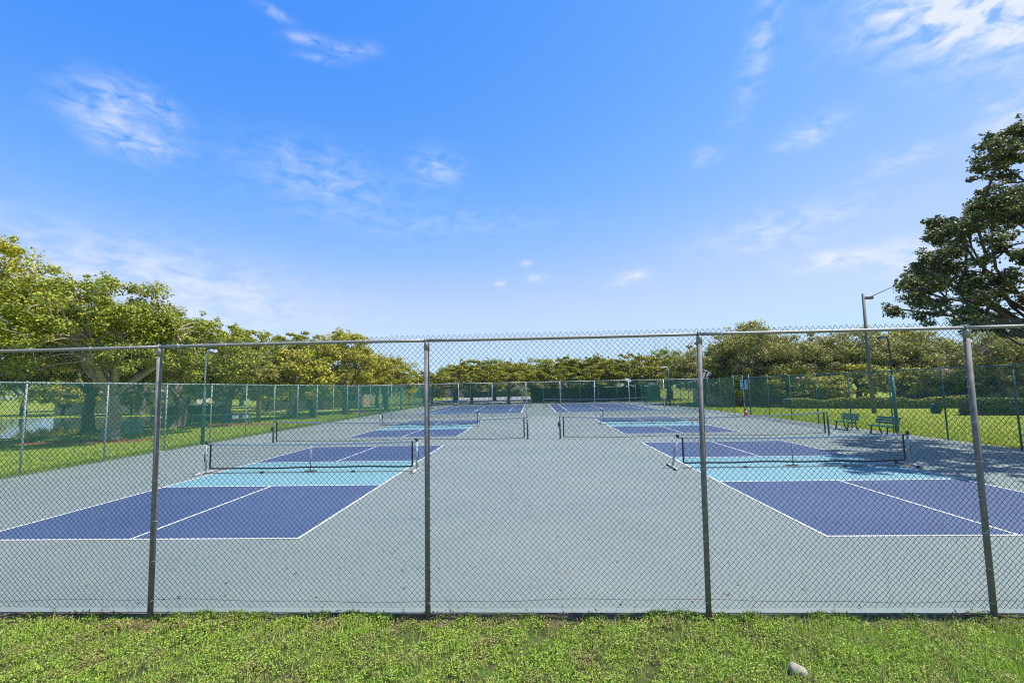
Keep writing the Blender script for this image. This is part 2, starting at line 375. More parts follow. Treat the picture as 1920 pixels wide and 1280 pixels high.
# ---- the near fence
FY = 5.60
near = empty('chain_link_fence', (0, FY, 0), label='tall grey-posted green chain link fence nearest the camera, behind the grass strip', cat='fence', group='chain link fences around the courts')
PW = 50*.0642
for i in range(6):
    me = chainlink(PW, 3.135, barb=.016, jit=.0026, seed=20+i, r=.0023); me.materials.append(MATS['wire_green'])
    o = link('mesh_panel', me, near, (-9.0+i*PW, .045, .055)); o['kind'] = 'stuff'
posts = [(-7.75, .0, -7.78, 0), (-4.53, 0, -4.59, 0), (-1.26, 0, -1.27, 0), (1.88, 0, 1.955, 0), (4.92, 0, 4.965, 0), (8.05, 0, 8.05, 0)]
def tie_ring(r, tail, seed):
    g = random.Random(seed); b = MB(); n = 14; tilt = g.uniform(-.5, .5)
    P = [(r*math.cos(t), r*math.sin(t), r*math.cos(t)*tilt) for t in np.linspace(0, 2*math.pi, n)]
    b.tube(P, .0028, 5)
    e = P[0]; b.tube([(r, .0, r*tilt), (r+.016, .012, r*tilt+.006), (r+tail, .02, r*tilt-.004)], .0019, 4)
    return b
tie_meshes = []
for sd_ in range(5):
    o = tie_ring(.0325, random.Random(sd_).uniform(.02, .05), sd_).build('wire_tie', 'tie_wire'); tie_meshes.append(o.data); bpy.data.objects.remove(o)
pr = random.Random(3)
for pi_, (xb, _, xt, _) in enumerate(posts):
    H = 3.09
    p = MB().tube([(0, 0, -.25), ((xt-xb)*.5, 0, H*.5), (xt-xb, 0, H)], .0305, 16).build('post', 'galvanized_worn', near, True, (xb, 0, GZ+.07))
    cap = MB(); cap.lathe([(.034, -.075), (.0345, -.012), (.033, .006), (.024, .024), (.012, .034)], 16)
    cap.lathe([(.014, .02), (.014, .05)], 8)
    cap.tube([(-.012+.0, .029*math.sin(t), .044+.029*math.cos(t)) for t in np.linspace(0, 2*math.pi, 13)], .008, 6)
    c = cap.build('post_cap', 'galvanized', p, True, (xt-xb, 0, H))
    z = .14
    while z < 3.0:
        tz = link('wire_tie', tie_meshes[pr.randrange(5)], p, ((xt-xb)*z/H, 0.004, z)); tz.rotation_euler = (pr.uniform(-.15, .15), pr.uniform(-.15, .15), pr.uniform(-.6, .6))
        z += pr.uniform(.30, .48)
RZ = 3.135
rail_x = [-9.0]+[p[2] for p in posts]+[10.2]
for i in range(len(rail_x)-1):
    x0, x1 = rail_x[i], rail_x[i+1]; n = 9
    sag = pr.uniform(-.006, .008)
    b = MB().tube([(x0+(x1-x0)*t, 0, RZ-sag*4*t*(1-t)) for t in np.linspace(0, 1, n)], .0195, 12)
    r = b.build('top_rail', 'galvanized', near, True)
    x = x0+.25
    while x < x1-.15:
        g = MB(); rr = .0235
        g.tube([(0, rr*math.cos(t), rr*math.sin(t)) for t in np.linspace(0, 2*math.pi, 12)], .0021, 5)
        L = pr.uniform(.05, .16)
        g.tube([(0, .02, -.02), (pr.uniform(-.02, .03), .01, -.03-L*.5), (pr.uniform(-.03, .05), .02, -.03-L)], .0018, 4)
        g.build('wire_tie', 'tie_wire', r, False, (x, 0, RZ))
        x += pr.uniform(.5, .85)
tw = [(x, .045+.004*math.sin(x*3), .135+.016*math.sin(x*1.1+.4)+.008*math.sin(x*4.2)) for x in np.linspace(-9, 10.2, 80)]
MB().tube(tw, .0022, 5).build('tension_wire', 'wire_green', near)

# ---- the fences beyond
NB = 47
BW = .0642*NB                 # 3.0174 m bay
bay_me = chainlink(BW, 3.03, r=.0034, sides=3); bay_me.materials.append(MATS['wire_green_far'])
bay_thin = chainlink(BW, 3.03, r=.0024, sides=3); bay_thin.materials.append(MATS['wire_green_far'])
def mk(b, name, m):
    o = b.build(name, m, None, True); me = o.data; bpy.data.objects.remove(o); return me
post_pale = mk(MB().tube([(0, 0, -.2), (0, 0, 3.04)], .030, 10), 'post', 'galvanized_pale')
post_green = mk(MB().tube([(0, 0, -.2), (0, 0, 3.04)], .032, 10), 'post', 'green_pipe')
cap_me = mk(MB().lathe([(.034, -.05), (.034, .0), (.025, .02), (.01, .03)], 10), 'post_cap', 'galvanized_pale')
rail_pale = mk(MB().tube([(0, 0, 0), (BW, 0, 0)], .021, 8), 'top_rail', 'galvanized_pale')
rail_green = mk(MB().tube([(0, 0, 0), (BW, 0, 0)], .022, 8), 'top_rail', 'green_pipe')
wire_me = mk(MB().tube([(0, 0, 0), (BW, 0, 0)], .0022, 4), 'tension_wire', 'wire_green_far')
def fence(x0, y0, ang, nbay, pm, rm, label, skip=(), mesh_side=.04, bay=None):
    f = empty('chain_link_fence', (x0, y0, 0), ang, label=label, cat='fence', group='chain link fences around the courts')
    for i in range(nbay+1):
        if i not in skip or i-1 not in skip:
            p = link('post', pm, f, (i*BW, 0, 0)); link('post_cap', cap_me, p, (0, 0, 3.05))
        if i < nbay and i not in skip:
            link('top_rail', rm, f, (i*BW, 0, 3.03))
            o = link('mesh_panel', bay or bay_me, f, (i*BW, mesh_side, .04)); o['kind'] = 'stuff'
            link('tension_wire', wire_me, f, (i*BW, mesh_side, .09))
    return f
nl = round((YF-5.66)/BW)
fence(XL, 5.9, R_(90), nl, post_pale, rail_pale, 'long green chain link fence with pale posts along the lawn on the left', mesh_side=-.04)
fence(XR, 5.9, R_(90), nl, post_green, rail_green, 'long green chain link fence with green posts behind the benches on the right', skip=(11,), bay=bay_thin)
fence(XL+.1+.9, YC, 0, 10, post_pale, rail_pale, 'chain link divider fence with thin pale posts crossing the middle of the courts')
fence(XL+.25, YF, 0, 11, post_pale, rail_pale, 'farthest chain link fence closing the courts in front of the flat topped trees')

# ------------------------------------------------------------------ gate, signs and cone at the right of the divider fence
gy0 = 5.9+11*BW
gate = empty('metal_gate', (XR, gy0, 0), R_(90), label='narrow green framed chain link gate in the right hand fence with a crossbar', cat='gate')
b = MB()
b.tube([(.1, 0, .08), (.1, 0, 2.2), (1.1, 0, 2.2), (1.1, 0, .08), (.1, 0, .08)], .022, 8); b.build('gate_frame', 'green_pipe', gate, True)
MB().tube([(.1, 0, 1.15), (1.1, 0, 1.15)], .02, 8).build('crossbar', 'green_pipe', gate, True)
gm = chainlink(15*.0642, 2.0, r=.0021, sides=3); gm.materials.append(MATS['wire_green_far'])
o = link('mesh_panel', gm, gate, (.12, .02, .12)); o['kind'] = 'stuff'
MB().box((1.04, -.05, 1.05), (1.16, .05, 1.22)).build('latch', 'bench_iron', gate)
for x in (.03, 1.18, BW):
    p = MB().tube([(x, 0, -.2), (x, 0, 3.25)], .036, 10).build('post', 'green_pipe', gate, True)
    MB().lathe([(.04, -.03), (.04, 0), (.02, .03)], 10, (x, 0, 3.25)).build('post_cap', 'galvanized_pale', p)
MB().tube([(1.18, 0, 1.2), (BW, 0, 1.2)], .02, 8).build('crossbar', 'green_pipe', gate, True)
MB().tube([(0, 0, 3.03), (BW, 0, 3.03)], .022, 8).build('top_rail', 'green_pipe', gate, True)
for i, (xx, ww) in enumerate(((.12, .55), (.98, .5))):
    s = empty('notice_sign', (XR-.07, gy0+xx, 2.35), R_(90), label=('pale blue notice panel on the gate, nearer of the pair', 'pale blue notice panel on the gate, farther of the pair')[i], cat='sign', group='notice panels at the gate')
    MB().box((0, 0, -.28), (ww, .012, .5)).build('panel', 'sign_blue', s)
    f = MB()
    for a in ((0, -.004, -.28, ww, -.25), (0, -.004, .47, ww, .5)): f.box((a[0], -.006, a[2]), (a[3], -.001, a[4]))
    f.build('frame', 'frame_white', s)
def cone(loc, label):
    t = empty('traffic_cone', loc, label=label, cat='cone')
    MB().box((-.19, -.19, 0), (.19, .19, .035)).build('base', 'orange_plastic', t)
    MB().lathe([(.14, .035), (.035, .70), (.02, .71)], 14).build('body', 'orange_plastic', t, True)
    MB().lathe([(.108, .25), (.083, .40)], 14).build('reflective_band', 'tape_white', t, True)
cone((XR-.75, 38.3, 0), 'orange traffic cone standing on the court by the gate')

# ------------------------------------------------------------------ nets
def net_grid(x0, x1, zb, ztop, sx=.05, sz=.05, r=.0011, sag=None):
    """a knotted net as thin three-sided cords; zb/ztop are functions of x"""
    V = []; F = []; off = 0
    a = np.array([0, 2.094, 4.189])
    xs = np.arange(x0, x1+1e-6, sx)
    def cord(P, ax):
        nonlocal off
        n = len(P); c, s_ = np.cos(a), np.sin(a)
        d = np.zeros((n, 3, 3)); d[..., 1] = r*c
        d[..., ax] = r*s_
        V.append((P[:, None]+d).reshape(-1, 3))
        i = np.arange(n-1)[:, None]*3; j = np.arange(3)[None]; j2 = (j+1) % 3
        F.append((np.stack([i+j, i+j2, i+3+j2, i+3+j], -1).reshape(-1, 4))+off); off += n*3
    for x in xs:
        cord(np.array([[x, 0, zb(x)], [x, 0, ztop(x)]]), 0)
    nz_ = max(2, int((ztop(0)-zb(0))/sz))
    xx = np.linspace(x0, x1, 25)
    for i in range(1, nz_):
        t = i/nz_
        cord(np.array([[x, 0, zb(x)*(1-t)+ztop(x)*t] for x in xx]), 2)
    return fast_mesh('net', np.concatenate(V), np.concatenate(F))
def ribbon(x0, x1, zf, h, th, n=24):
    b = MB(); xs = np.linspace(x0, x1, n); V = []
    for x in xs:
        z = zf(x); V += [(x, -th, z-h/2), (x, th, z-h/2), (x, th, z+h/2), (x, -th, z+h/2)]
    F = []
    for i in range(n-1):
        for k in range(4): F.append((i*4+k, i*4+(k+1) % 4, i*4+4+(k+1) % 4, i*4+4+k))
    F += [(3, 2, 1, 0), tuple(4*(n-1)+k for k in range(4))]
    return b.add(V, F)

def pickle_net(x, y, label, leanL=0, leanR=0, seed=0):
    g = random.Random(seed)
    t = empty('pickleball_net', (x, y, 0), label=label, cat='net', group='portable pickleball nets')
    W = 3.3
    zt = lambda q: .865+.045*(q/W)**2
    zb = lambda q: .135+.018*math.sin(q*1.1+seed)+.008*math.sin(q*3.1+seed*2)+.03*abs(q/W)
    me = net_grid(-W, W, zb, zt, .045, .045, .0017); me.materials.append(MATS['net_black'])
    n = link('net', me, t); n['kind'] = 'stuff'
    ribbon(-W, W, lambda q: zt(q)+.0, .055, .006).build('top_tape', 'tape_white', t)
    ribbon(-W, W, zb, .045, .006).build('bottom_tape', 'tape_black', t)
    for s, ln in ((-1, leanL), (1, leanR)):
        b = MB(); b.box((s*W-.025, -.008, zb(W)), (s*W+.025, .008, zt(W)+.02)); b.build('side_tape', 'tape_black', t)
        px = s*(W+.14)
        p = MB().tube([(px-ln, 0, .06), (px, 0, .95)], .031, 14).build('post', 'post_white', t, True)
        MB().lathe([(.035, -.03), (.05, .0), (.055, .03), (.04, .065), (.01, .075)], 14, (px, 0, .95)).build('cap', 'rubber', p, True)
        MB().tube([(px, 0, .90), (s*W, 0, zt(W))], .012, 6).build('strap', 'tape_black', p)
        MB().tube([(px-ln*.5+s*.045, 0, .35), (px-ln*.4+s*.06, 0, .5), (px-ln*.3+s*.045, 0, .62)], .011, 6).build('ratchet', 'rubber', p)
        f = MB()
        fx = px-ln
        f.add([(fx-.035, -.5, .015), (fx+.035, -.5, .015), (fx+.035, .5, .015), (fx-.035, .5, .015),
               (fx-.03, -.49, .05), (fx+.03, -.49, .05), (fx+.03, .49, .05), (fx-.03, .49, .05),
               (fx-.03, -.2, .065), (fx+.03, -.2, .065), (fx+.03, .2, .065), (fx-.03, .2, .065)],
              [(3, 2, 1, 0), (0, 1, 5, 4), (2, 3, 7, 6), (1, 2, 6, 10), (1, 10, 9, 5), (3, 0, 4, 8), (3, 8, 11, 7), (4, 5, 9, 8), (8, 9, 10, 11), (11, 10, 6, 7)])
        ft = f.build('foot', 'foot_white', t)
        for yy in (-.42, .42):
            w_ = MB(); w_.tube([(fx-.04, yy, .036), (fx-.075, yy, .036)], .036, 12); w_.build('wheel', 'rubber', ft)
    bar = MB().tube([(-W-.1, -.13, .03), (W+.1, -.13, .03)], .014, 8).build('base_bar', 'galvanized_worn', t, True)
    for q in (-1.5, 1.45):
        MB().tube([(q-.05, -.13, .035), (q+.05, -.13, .035)], .032, 10).build('coupler', 'rubber', bar)
    c = MB(); c.tube([(0, .02, .04), (0, .02, .85)], .018, 10)
    cs = c.build('centre_support', 'post_white', t, True)
    MB().box((-.17, -.09, .012), (.17, .13, .04)).build('support_foot', 'rubber', cs)
    return t
pickle_net(PCL+.03, 15.1, 'portable pickleball net on the near court on the left', 0, 0, 1)
pickle_net(PCR+.02, 15.06, 'portable pickleball net with a leaning left post on the near court on the right', .2, .05, 2)
pickle_net(PCL+.05, 32.5, 'portable pickleball net on the second court on the left, behind the tennis net', 0, 0, 3)
pickle_net(PCR+.1, 32.5, 'portable pickleball net on the second court on the right, behind the tennis net', 0, 0, 4)

def tennis_net(x, y, label, seed=0):
    t = empty('tennis_net', (x, y, 0), label=label, cat='net', group='full size tennis nets')
    W = 6.3
    zt = lambda q: .914+.15*abs(q/W)**1.3-.02*math.sin(abs(q/W)*math.pi)
    zb = lambda q: .05+.03*math.sin(q*.8+seed)+.03*abs(q/W)
    me = net_grid(-W, W, zb, zt, .05, .05, .0018); me.materials.append(MATS['net_black'])
    n = link('net', me, t); n['kind'] = 'stuff'
    ribbon(-W, W, zt, .06, .008, 40).build('top_band', 'tape_white', t)
    ribbon(-W, W, zb, .022, .006, 40).build('bottom_cord', 'tape_black', t)
    ribbon(-.025, .025, lambda q: .48, .86, .010, 2).build('centre_strap', 'tape_white', t)
    for s in (-1, 1):
        b = MB(); b.box((s*W-.03, -.009, zb(W)), (s*W+.03, .009, zt(W)+.02)); b.build('side_band', 'tape_black', t)
        p = MB().tube([(s*6.47, 0, -.1), (s*6.47, 0, 1.08)], .041, 14).build('post', 'green_paint', t, True)
        MB().lathe([(.043, -.02), (.043, .01), (.02, .03)], 14, (s*6.47, 0, 1.08)).build('post_cap', 'rubber', p, True)
        if s < 0:
            MB().box((s*6.47-.11, -.05, .62), (s*6.47-.038, .05, .80)).build('winch', 'bench_iron', p)
        MB().tube([(s*6.47, 0, 1.05), (s*W, 0, zt(W))], .006, 5).build('cable', 'tape_black', p)
for a in ((TCL, TN1, 'tennis net with green posts across the middle of the near left court', 1), (TCR, TN1, 'tennis net with green posts in front of the benches, near right court', 2),
          (TCL, TN2, 'far tennis net on the blue court at left, beyond the divider fence', 3), (TCR, TN2, 'far tennis net on the blue court at right, beyond the divider fence', 4)):
    tennis_net(*a)

# ------------------------------------------------------------------ benches
def bench(loc, rz, label):
    t = empty('park_bench', loc, rz, label=label, cat='bench', group='green park benches')
    t.scale = (.92, .92, .92); L = 1.5
    for i in range(4):
        y = -.36+i*.105
        MB().box((-L/2, y, .43+(.0 if i else -.012)), (L/2, y+.088, .465)).build('seat_slat', 'bench_green', t)
    for i in range(3):
        y = .085+i*.035; z = .56+i*.125
        MB().add([(-L/2, y, z), (L/2, y, z), (L/2, y+.028, z+.10), (-L/2, y+.028, z+.10), (-L/2, y+.03, z-.01), (L/2, y+.03, z-.01), (L/2, y+.058, z+.09), (-L/2, y+.058, z+.09)],
                 [(0, 1, 2, 3), (7, 6, 5, 4), (0, 4, 5, 1), (3, 2, 6, 7), (1, 5, 6, 2), (0, 3, 7, 4)]).build('back_slat', 'bench_green', t)
    for s in (-.52, .52):
        MB().tube([(s, -.36, .41), (s, .05, .41)], .03, 6).build('seat_rail', 'bench_iron', t)
        MB().tube([(s, -.42, 0), (s, -.36, .22), (s, -.33, .42)], [.045, .035, .03], 6).build('leg', 'bench_iron', t)
        MB().tube([(s, .20, 0), (s, .10, .22), (s, .06, .42)], [.045, .035, .03], 6).build('leg', 'bench_iron', t)
        MB().tube([(s, .06, .42), (s, .13, .62), (s, .21, .92)], [.03, .026, .022], 6).build('back_support', 'bench_iron', t)
bench((16.75, 26.3, 0), R_(-90), 'dark green slatted bench by the right fence, farther of the near two')
bench((16.75, 23.6, 0), R_(-86), 'dark green slatted bench by the right fence, nearest the camera')
bench((16.6, 60.0, 0), R_(-90), 'small far dark green bench beside the far right tennis net')

# ------------------------------------------------------------------ buckets, bin, cabinet, blue frame
def bucket(loc, label, r=.2):
    t = empty('litter_bucket', loc, label=label, cat='bin', group='green buckets hung on the right fence')
    MB().lathe([(r*.82, 0), (r*.98, .34), (r*1.05, .36), (r*1.05, .40), (r*.97, .40), (r*.80, .03)], 18).build('tub', 'bucket_green', t, True)
    MB().box((-.03, r*.9, .12), (.03, r*1.25, .34)).build('bracket', 'bench_iron', t)
    t.rotation_euler.z = R_(-90)
bucket((XR-.30, 5.9+5*BW+.1, 1.12), 'green litter bucket hung on the right fence post, nearer one with a straight rim')
bucket((XR-.30, 5.9+9*BW, 1.05), 'green litter bucket hung on the right fence farther back, beyond the benches')
t = empty('litter_bin', (-23.2, 49, GZ), label='dark green litter bin standing on the lawn beyond the left fence', cat='bin')
MB().lathe([(.30, 0), (.33, .85), (.35, .87), (.35, .92)], 18).build('body', 'green_paint', t, True)
MB().lathe([(.36, .92), (.34, 1.0), (.18, 1.06)], 18).build('lid', 'bench_iron', t, True)
t = empty('utility_cabinet', (-27.0, 31.0, GZ), R_(20), label='pale green utility cabinet on the lawn beside the big left tree trunk', cat='cabinet')
MB().box((-.42, -.35, 0), (.42, .35, .82)).build('body', 'cabinet_green', t)
MB().add([(-.46, -.40, .82), (.46, -.40, .82), (.46, .39, .82), (-.46, .39, .82), (-.44, -.36, .93), (.44, -.36, .93), (.44, .37, .97), (-.44, .37, .97)],
         [(3, 2, 1, 0), (4, 5, 6, 7), (0, 1, 5, 4), (1, 2, 6, 5), (2, 3, 7, 6), (3, 0, 4, 7)]).build('lid', 'cabinet_green', t)
MB().box((-.36, -.362, .08), (-.01, -.352, .76)).build('door', 'cabinet_green', t); MB().box((.01, -.362, .08), (.36, -.352, .76)).build('door', 'cabinet_green', t)
MB().box((.03, -.38, .4), (.06, -.363, .55)).build('handle', 'bench_iron', t)
t = empty('exercise_frame', (-24.6, 38.4, GZ), R_(10), label='blue tubular metal frame on the mulch beyond the left fence', cat='frame')
for x in (-1.0, 1.0):
    MB().tube([(x, 0, 0), (x, 0, .82)], .05, 10).build('leg', 'blue_paint', t, True)
    MB().tube([(x, .5, 0), (x, .5, .82)], .04, 10).build('leg', 'blue_paint', t, True)
MB().box((-1.15, -.08, .82), (1.15, .02, .9)).build('top_bar', 'blue_paint', t); MB().box((-1.15, .42, .82), (1.15, .52, .9)).build('top_bar', 'blue_paint', t)
MB().tube([(-1, 0, .4), (1, 0, .4)], .03, 8).build('cross_bar', 'blue_paint', t)

# ------------------------------------------------------------------ lamps
def court_light(x, y, side, label, dark=False):
    t = empty('court_light_pole', (x, y, GZ), label=label, cat='light pole', group='court light poles at the net lines')
    m_ = 'lamp_dark' if dark else 'galvanized_pale'
    MB().tube([(0, 0, 0), (0, 0, 2.9)], [.085, .075], 12).build('lower_pole', 'green_pipe', t, True)  # lower stretch of the pole, thicker and green
    pts = [(0, 0, 2.9), (0, 0, 4.45)]+[(side*.30*(1-math.cos(a)), 0, 4.45+.42*math.sin(a)) for a in np.linspace(.2, 1.5, 7)]+[(side*.55, 0, 4.86)]
    MB().tube(pts, .04, 10).build('pole', m_, t, True)
    h = MB().add([(side*.45, -.13, 4.80), (side*.95, -.15, 4.74), (side*.95, .15, 4.74), (side*.45, .13, 4.80), (side*.48, -.08, 4.92), (side*.90, -.09, 4.88), (side*.90, .09, 4.88), (side*.48, .08, 4.92)],
                 [(3, 2, 1, 0), (4, 5, 6, 7), (0, 1, 5, 4), (1, 2, 6, 5), (2, 3, 7, 6), (3, 0, 4, 7)]).build('lamp_head', m_, t)
    MB().box((min(side*.52, side*.88), -.1, 4.725), (max(side*.52, side*.88), .1, 4.738)).build('lens', 'lamp_glass', h)
court_light(XL-.1, 23.6, .55, 'pale court light pole with green lower half at the left fence')
court_light(XR+.9, 25.0, -.5, 'dark gooseneck court light pole just behind the benches', True)
court_light(XL-.3, 60.4, 1, 'small far court light pole at the left fence near the far net')
court_light(XR-.35, 60.4, -1, 'small far court light pole at the right fence near the far net')
t = empty('street_lamp', (27.6, 40, GZ), label='tall grey street lamp with a long arm rising left of the dark tree', cat='street lamp')
MB().tube([(0, 0, 0), (-.05, 0, 4), (-.02, 0, 9.85)], [.17, .14, .10], 14).build('pole', 'lamp_metal', t, True)
MB().tube([(0, 0, 9.45), (.5, 0, 9.55), (2.6, 0, 10.45)], [.07, .05, .035], 8).build('arm', 'lamp_metal', t, True)
MB().box((.08, -.1, 9.38), (.75, .1, 9.58)).build('bracket', 'lamp_metal', t)
MB().add([(2.5, -.16, 10.36), (3.3, -.13, 10.66), (3.3, .13, 10.66), (2.5, .16, 10.36), (2.5, -.1, 10.50), (3.2, -.08, 10.78), (3.2, .08, 10.78), (2.5, .1, 10.50)],
         [(3, 2, 1, 0), (4, 5, 6, 7), (0, 1, 5, 4), (1, 2, 6, 5), (2, 3, 7, 6), (3, 0, 4, 7)]).build('lamp_head', 'lamp_metal', t)

# ------------------------------------------------------------------ trees
def leaf_quads(P, Nn, size, g, aspect=.55):
    n = len(P); sz = size*g.uniform(.65, 1.35, n)
    t = g.normal(0, 1, (n, 3)); t -= Nn*(t*Nn).sum(1)[:, None]; t /= np.linalg.norm(t, axis=1)[:, None]+1e-9
    b = np.cross(Nn, t); l = sz[:, None]*.5; wv = l*aspect
    fold = Nn*l*.25
    V = np.stack([P-t*l, P+b*wv+fold, P+t*l, P-b*wv+fold], 1).reshape(-1, 3)
    i = np.arange(n)[:, None]*4
    F = np.concatenate([i+[0, 1, 2], i+[0, 2, 3]], 1).reshape(-1, 3)
    return V, F
def clump_leaves(centres, radii, per, size, g, flat=.6, outward=None, aspect=.55, upw=.7):
    n = len(centres); k = np.repeat(np.arange(n), per)
    d = g.normal(0, 1, (len(k), 3)); d /= np.linalg.norm(d, axis=1)[:, None]
    rad = g.uniform(0, 1, len(k))**.45
    P = centres[k]+d*rad[:, None]*radii[k][:, None]*np.array([1, 1, flat])
    Nn = d*.6+np.array([0, 0, upw])+g.normal(0, .55, d.shape); Nn /= np.linalg.norm(Nn, axis=1)[:, None]
    return leaf_quads(P, Nn, size, g, aspect)
def limb(a, b, r0, r1, g, n=6, bow=.12, sides=6):
    a = np.array(a, float); b = np.array(b, float); t = np.linspace(0, 1, n)[:, None]; L = np.linalg.norm(b-a)
    off = g.normal(0, 1, 3)*L*bow; off[2] = abs(off[2])*.6
    P = a+(b-a)*t+off*np.sin(np.pi*t)+g.normal(0, .02*L, (n, 3))*np.sin(np.pi*t)
    return tube_np(P, np.linspace(r0, r1, n), sides), P
def tree_meshes(seed, H, R, z0, kind='round', nc=70, per=110, leaf=.16, tr=.28, cr=.85, fork=None, lobes=None, lean=(0, 0), nl=6, flat=.62, fill=.5, base=(0, 0), aspect=.55, bare=0, ml=.42):
    g = np.random.default_rng(seed); BV = []; BF = []; off = 0
    def addb(vf):
        nonlocal off
        V, F = vf; BV.append(V); BF.append(F+off); off += len(V)
    fork = fork or z0*.75
    fk = np.array([base[0]+lean[0], base[1]+lean[1], fork])
    tv, tp = limb((base[0], base[1], -.2), fk, tr*1.05, tr*.72, g, 7, .05, 10); 
    # root flare
    tv = (tv[0].copy(), tv[1]); ring0 = tv[0][:10]; ring0[:, :2] = base+(ring0[:, :2]-base)*1.45
    addb(tv)
    zc = (z0+H)/2; hz = (H-z0)/2
    if lobes is not None:
        C = np.array([l[:3] for l in lobes], float); CR = np.array([l[3] for l in lobes], float)
        # each lobe becomes several clumps
        cs = []; rs = []
        for c, r in zip(C, CR):
            m_ = max(3, int(nc*r*r))
            d = g.normal(0, 1, (m_, 3)); d /= np.linalg.norm(d, axis=1)[:, None]
            cs.append(c+d*r*np.array([1, 1.15, .72])*(g.uniform(.15, 1, m_)**.6)[:, None]); rs.append(g.uniform(.28, .62, m_)*cr)
        cc = np.concatenate(cs); rr = np.concatenate(rs)
        mains = C
    elif kind == 'umbrella':
        th = g.uniform(0, 2*np.pi, nc); q = np.sqrt(g.uniform(0, 1, nc))
        lob = 1+.18*np.sin(3*th+seed)+.12*np.sin(5*th+2*seed)
        x = R*q*lob*np.cos(th); y = R*q*lob*np.sin(th)
        z = z0+(H-z0)*(.30+.70*(1-q**2))*g.uniform(.72, 1.02, nc)
        z = np.where(g.random(nc) < .35, z-.18*(H-z0), z)
        cc = np.stack([x+fk[0], y+fk[1], z], 1); rr = cr*g.uniform(.6, 1.3, nc)
        ma = g.uniform(0, 6.28)+np.arange(nl)*2*np.pi/nl+g.normal(0, .25, nl)
        mains = np.stack([fk[0]+.55*R*np.cos(ma), fk[1]+.55*R*np.sin(ma), np.full(nl, z0+.35*(H-z0))], 1)
    else:
        d = g.normal(0, 1, (nc, 3)); d /= np.linalg.norm(d, axis=1)[:, None]
        d[:, 2] = np.where(d[:, 2] < -.55, -d[:, 2]*.5, d[:, 2])
        th = np.arctan2(d[:, 1], d[:, 0])
        lob = 1+.16*np.sin(2*th+seed)+.13*np.sin(4*th+1.7*seed)+.10*np.sin(3*th+4*d[:, 2]+seed)
        q = g.uniform(fill, 1, nc)**.7
        cc = np.stack([fk[0]+d[:, 0]*R*q*lob, fk[1]+d[:, 1]*R*q*lob, zc+d[:, 2]*hz*q*(.85+.2*lob*.5)], 1)
        rr = cr*g.uniform(.55, 1.25, nc)
        ma = g.uniform(0, 6.28)+np.arange(nl)*2*np.pi/nl+g.normal(0, .25, nl)
        mains = np.stack([fk[0]+.5*R*np.cos(ma), fk[1]+.5*R*np.sin(ma), zc+hz*g.uniform(-.1, .55, nl)], 1)
    paths = []
    for mpt in mains:
        vf, P = limb(fk+g.normal(0, tr*.2, 3), mpt, tr*ml, tr*.09, g, 8, .10, 7); addb(vf); paths.append(P)
    allp = np.concatenate([p[2:] for p in paths])
    for c, r in zip(cc, rr):
        i = np.argmin(((allp-c)**2).sum(1)*g.uniform(.7, 1.4, len(allp)))
        vf, _ = limb(allp[i], c+(0, 0, -.1), tr*.11, .012, g, 5, .10, 5); addb(vf)
        for _k in range(2):
            e = c+np.clip(g.normal(0, 1, 3), -1.1, 1.1)*r*.45
            vf, _ = limb(c, e, .016, .006, g, 3, .1, 4); addb(vf)
    for _k in range(bare):
        i = g.integers(len(allp)); a = allp[i]; e = a+(a-fk)/(np.linalg.norm(a-fk)+.1)*g.uniform(.3, 1.1)+g.normal(0, .5, 3)
        vf, _ = limb(a, e, .05, .012, g, 5, .15, 5); addb(vf)
    V, F = clump_leaves(cc, rr, per, leaf, g, flat, aspect=aspect)
    # stray sprigs on the outline
    ns = len(cc)//2; ii = g.integers(0, len(cc), ns); dd = g.normal(0, 1, (ns, 3)); dd /= np.linalg.norm(dd, axis=1)[:, None]; dd[:, 2] = abs(dd[:, 2])
    V2, F2 = clump_leaves(cc[ii]+dd*rr[ii][:, None]*1.25, rr[ii]*.35, max(8, per//8), leaf, g, .8, aspect=aspect)
    V = np.concatenate([V, V2]); F = np.concatenate([F, F2+len(V)-len(V2)])
    bm_ = fast_mesh('trunk', np.concatenate(BV), np.concatenate(BF)); lm_ = fast_mesh('crown', V, F)
    bm_.polygons.foreach_set('use_smooth', [True]*len(bm_.polygons))
    return bm_, lm_
def tree(name, loc, label, meshes, bark, leaf, cat='tree', rz=0, scale=1, group=None):
    t = empty(name, loc, rz, label=label, cat=cat, group=group); t.scale = (scale,)*3 if not isinstance(scale, tuple) else scale
    b, l = meshes
    if not b.materials: b.materials.append(MATS[bark]); l.materials.append(MATS[leaf])
    link('trunk', b, t); o = link('crown', l, t)
    return t

# left trees on the pond bank
LG = 'trees beyond the left fence'
T2 = tree_meshes(11, 9.8, 6.0, 1.7, nc=250, per=230, leaf=.145, tr=.46, cr=.78, fork=2.7, nl=8, fill=.35, flat=.55, aspect=.75, bare=10)
tree('shade_tree', (-25.4, 27.5, GZ), 'spreading tree with a thick pale trunk and bare twigs behind the left fence', T2, 'bark_pale', 'leaf_mid', group=LG)
T1 = tree_meshes(12, 13.0, 5.8, .9, nc=270, per=250, leaf=.145, tr=.5, cr=.95, fork=2.6, nl=7, fill=.4, aspect=.75)
tree('shade_tree', (-33.2, 25.2, GZ), 'tallest yellow-green tree filling the left edge of the picture', T1, 'bark_pale', 'leaf_gold', group=LG)
T3 = tree_meshes(13, 9.0, 5.4, 1.3, nc=150, per=175, leaf=.175, tr=.42, cr=.85, fork=2.4, fill=.4, aspect=.7)
tree('shade_tree', (-33.6, 34.6, GZ), 'leaning tree with a dark trunk at the pond edge on the far left', T3, 'bark', 'leaf_mid', group=LG)
tree('shade_tree', (-27.9, 36.0, GZ), 'tree with a short dark trunk just right of the utility cabinet', T3, 'bark', 'leaf_mid', rz=2.1, scale=.98, group=LG)
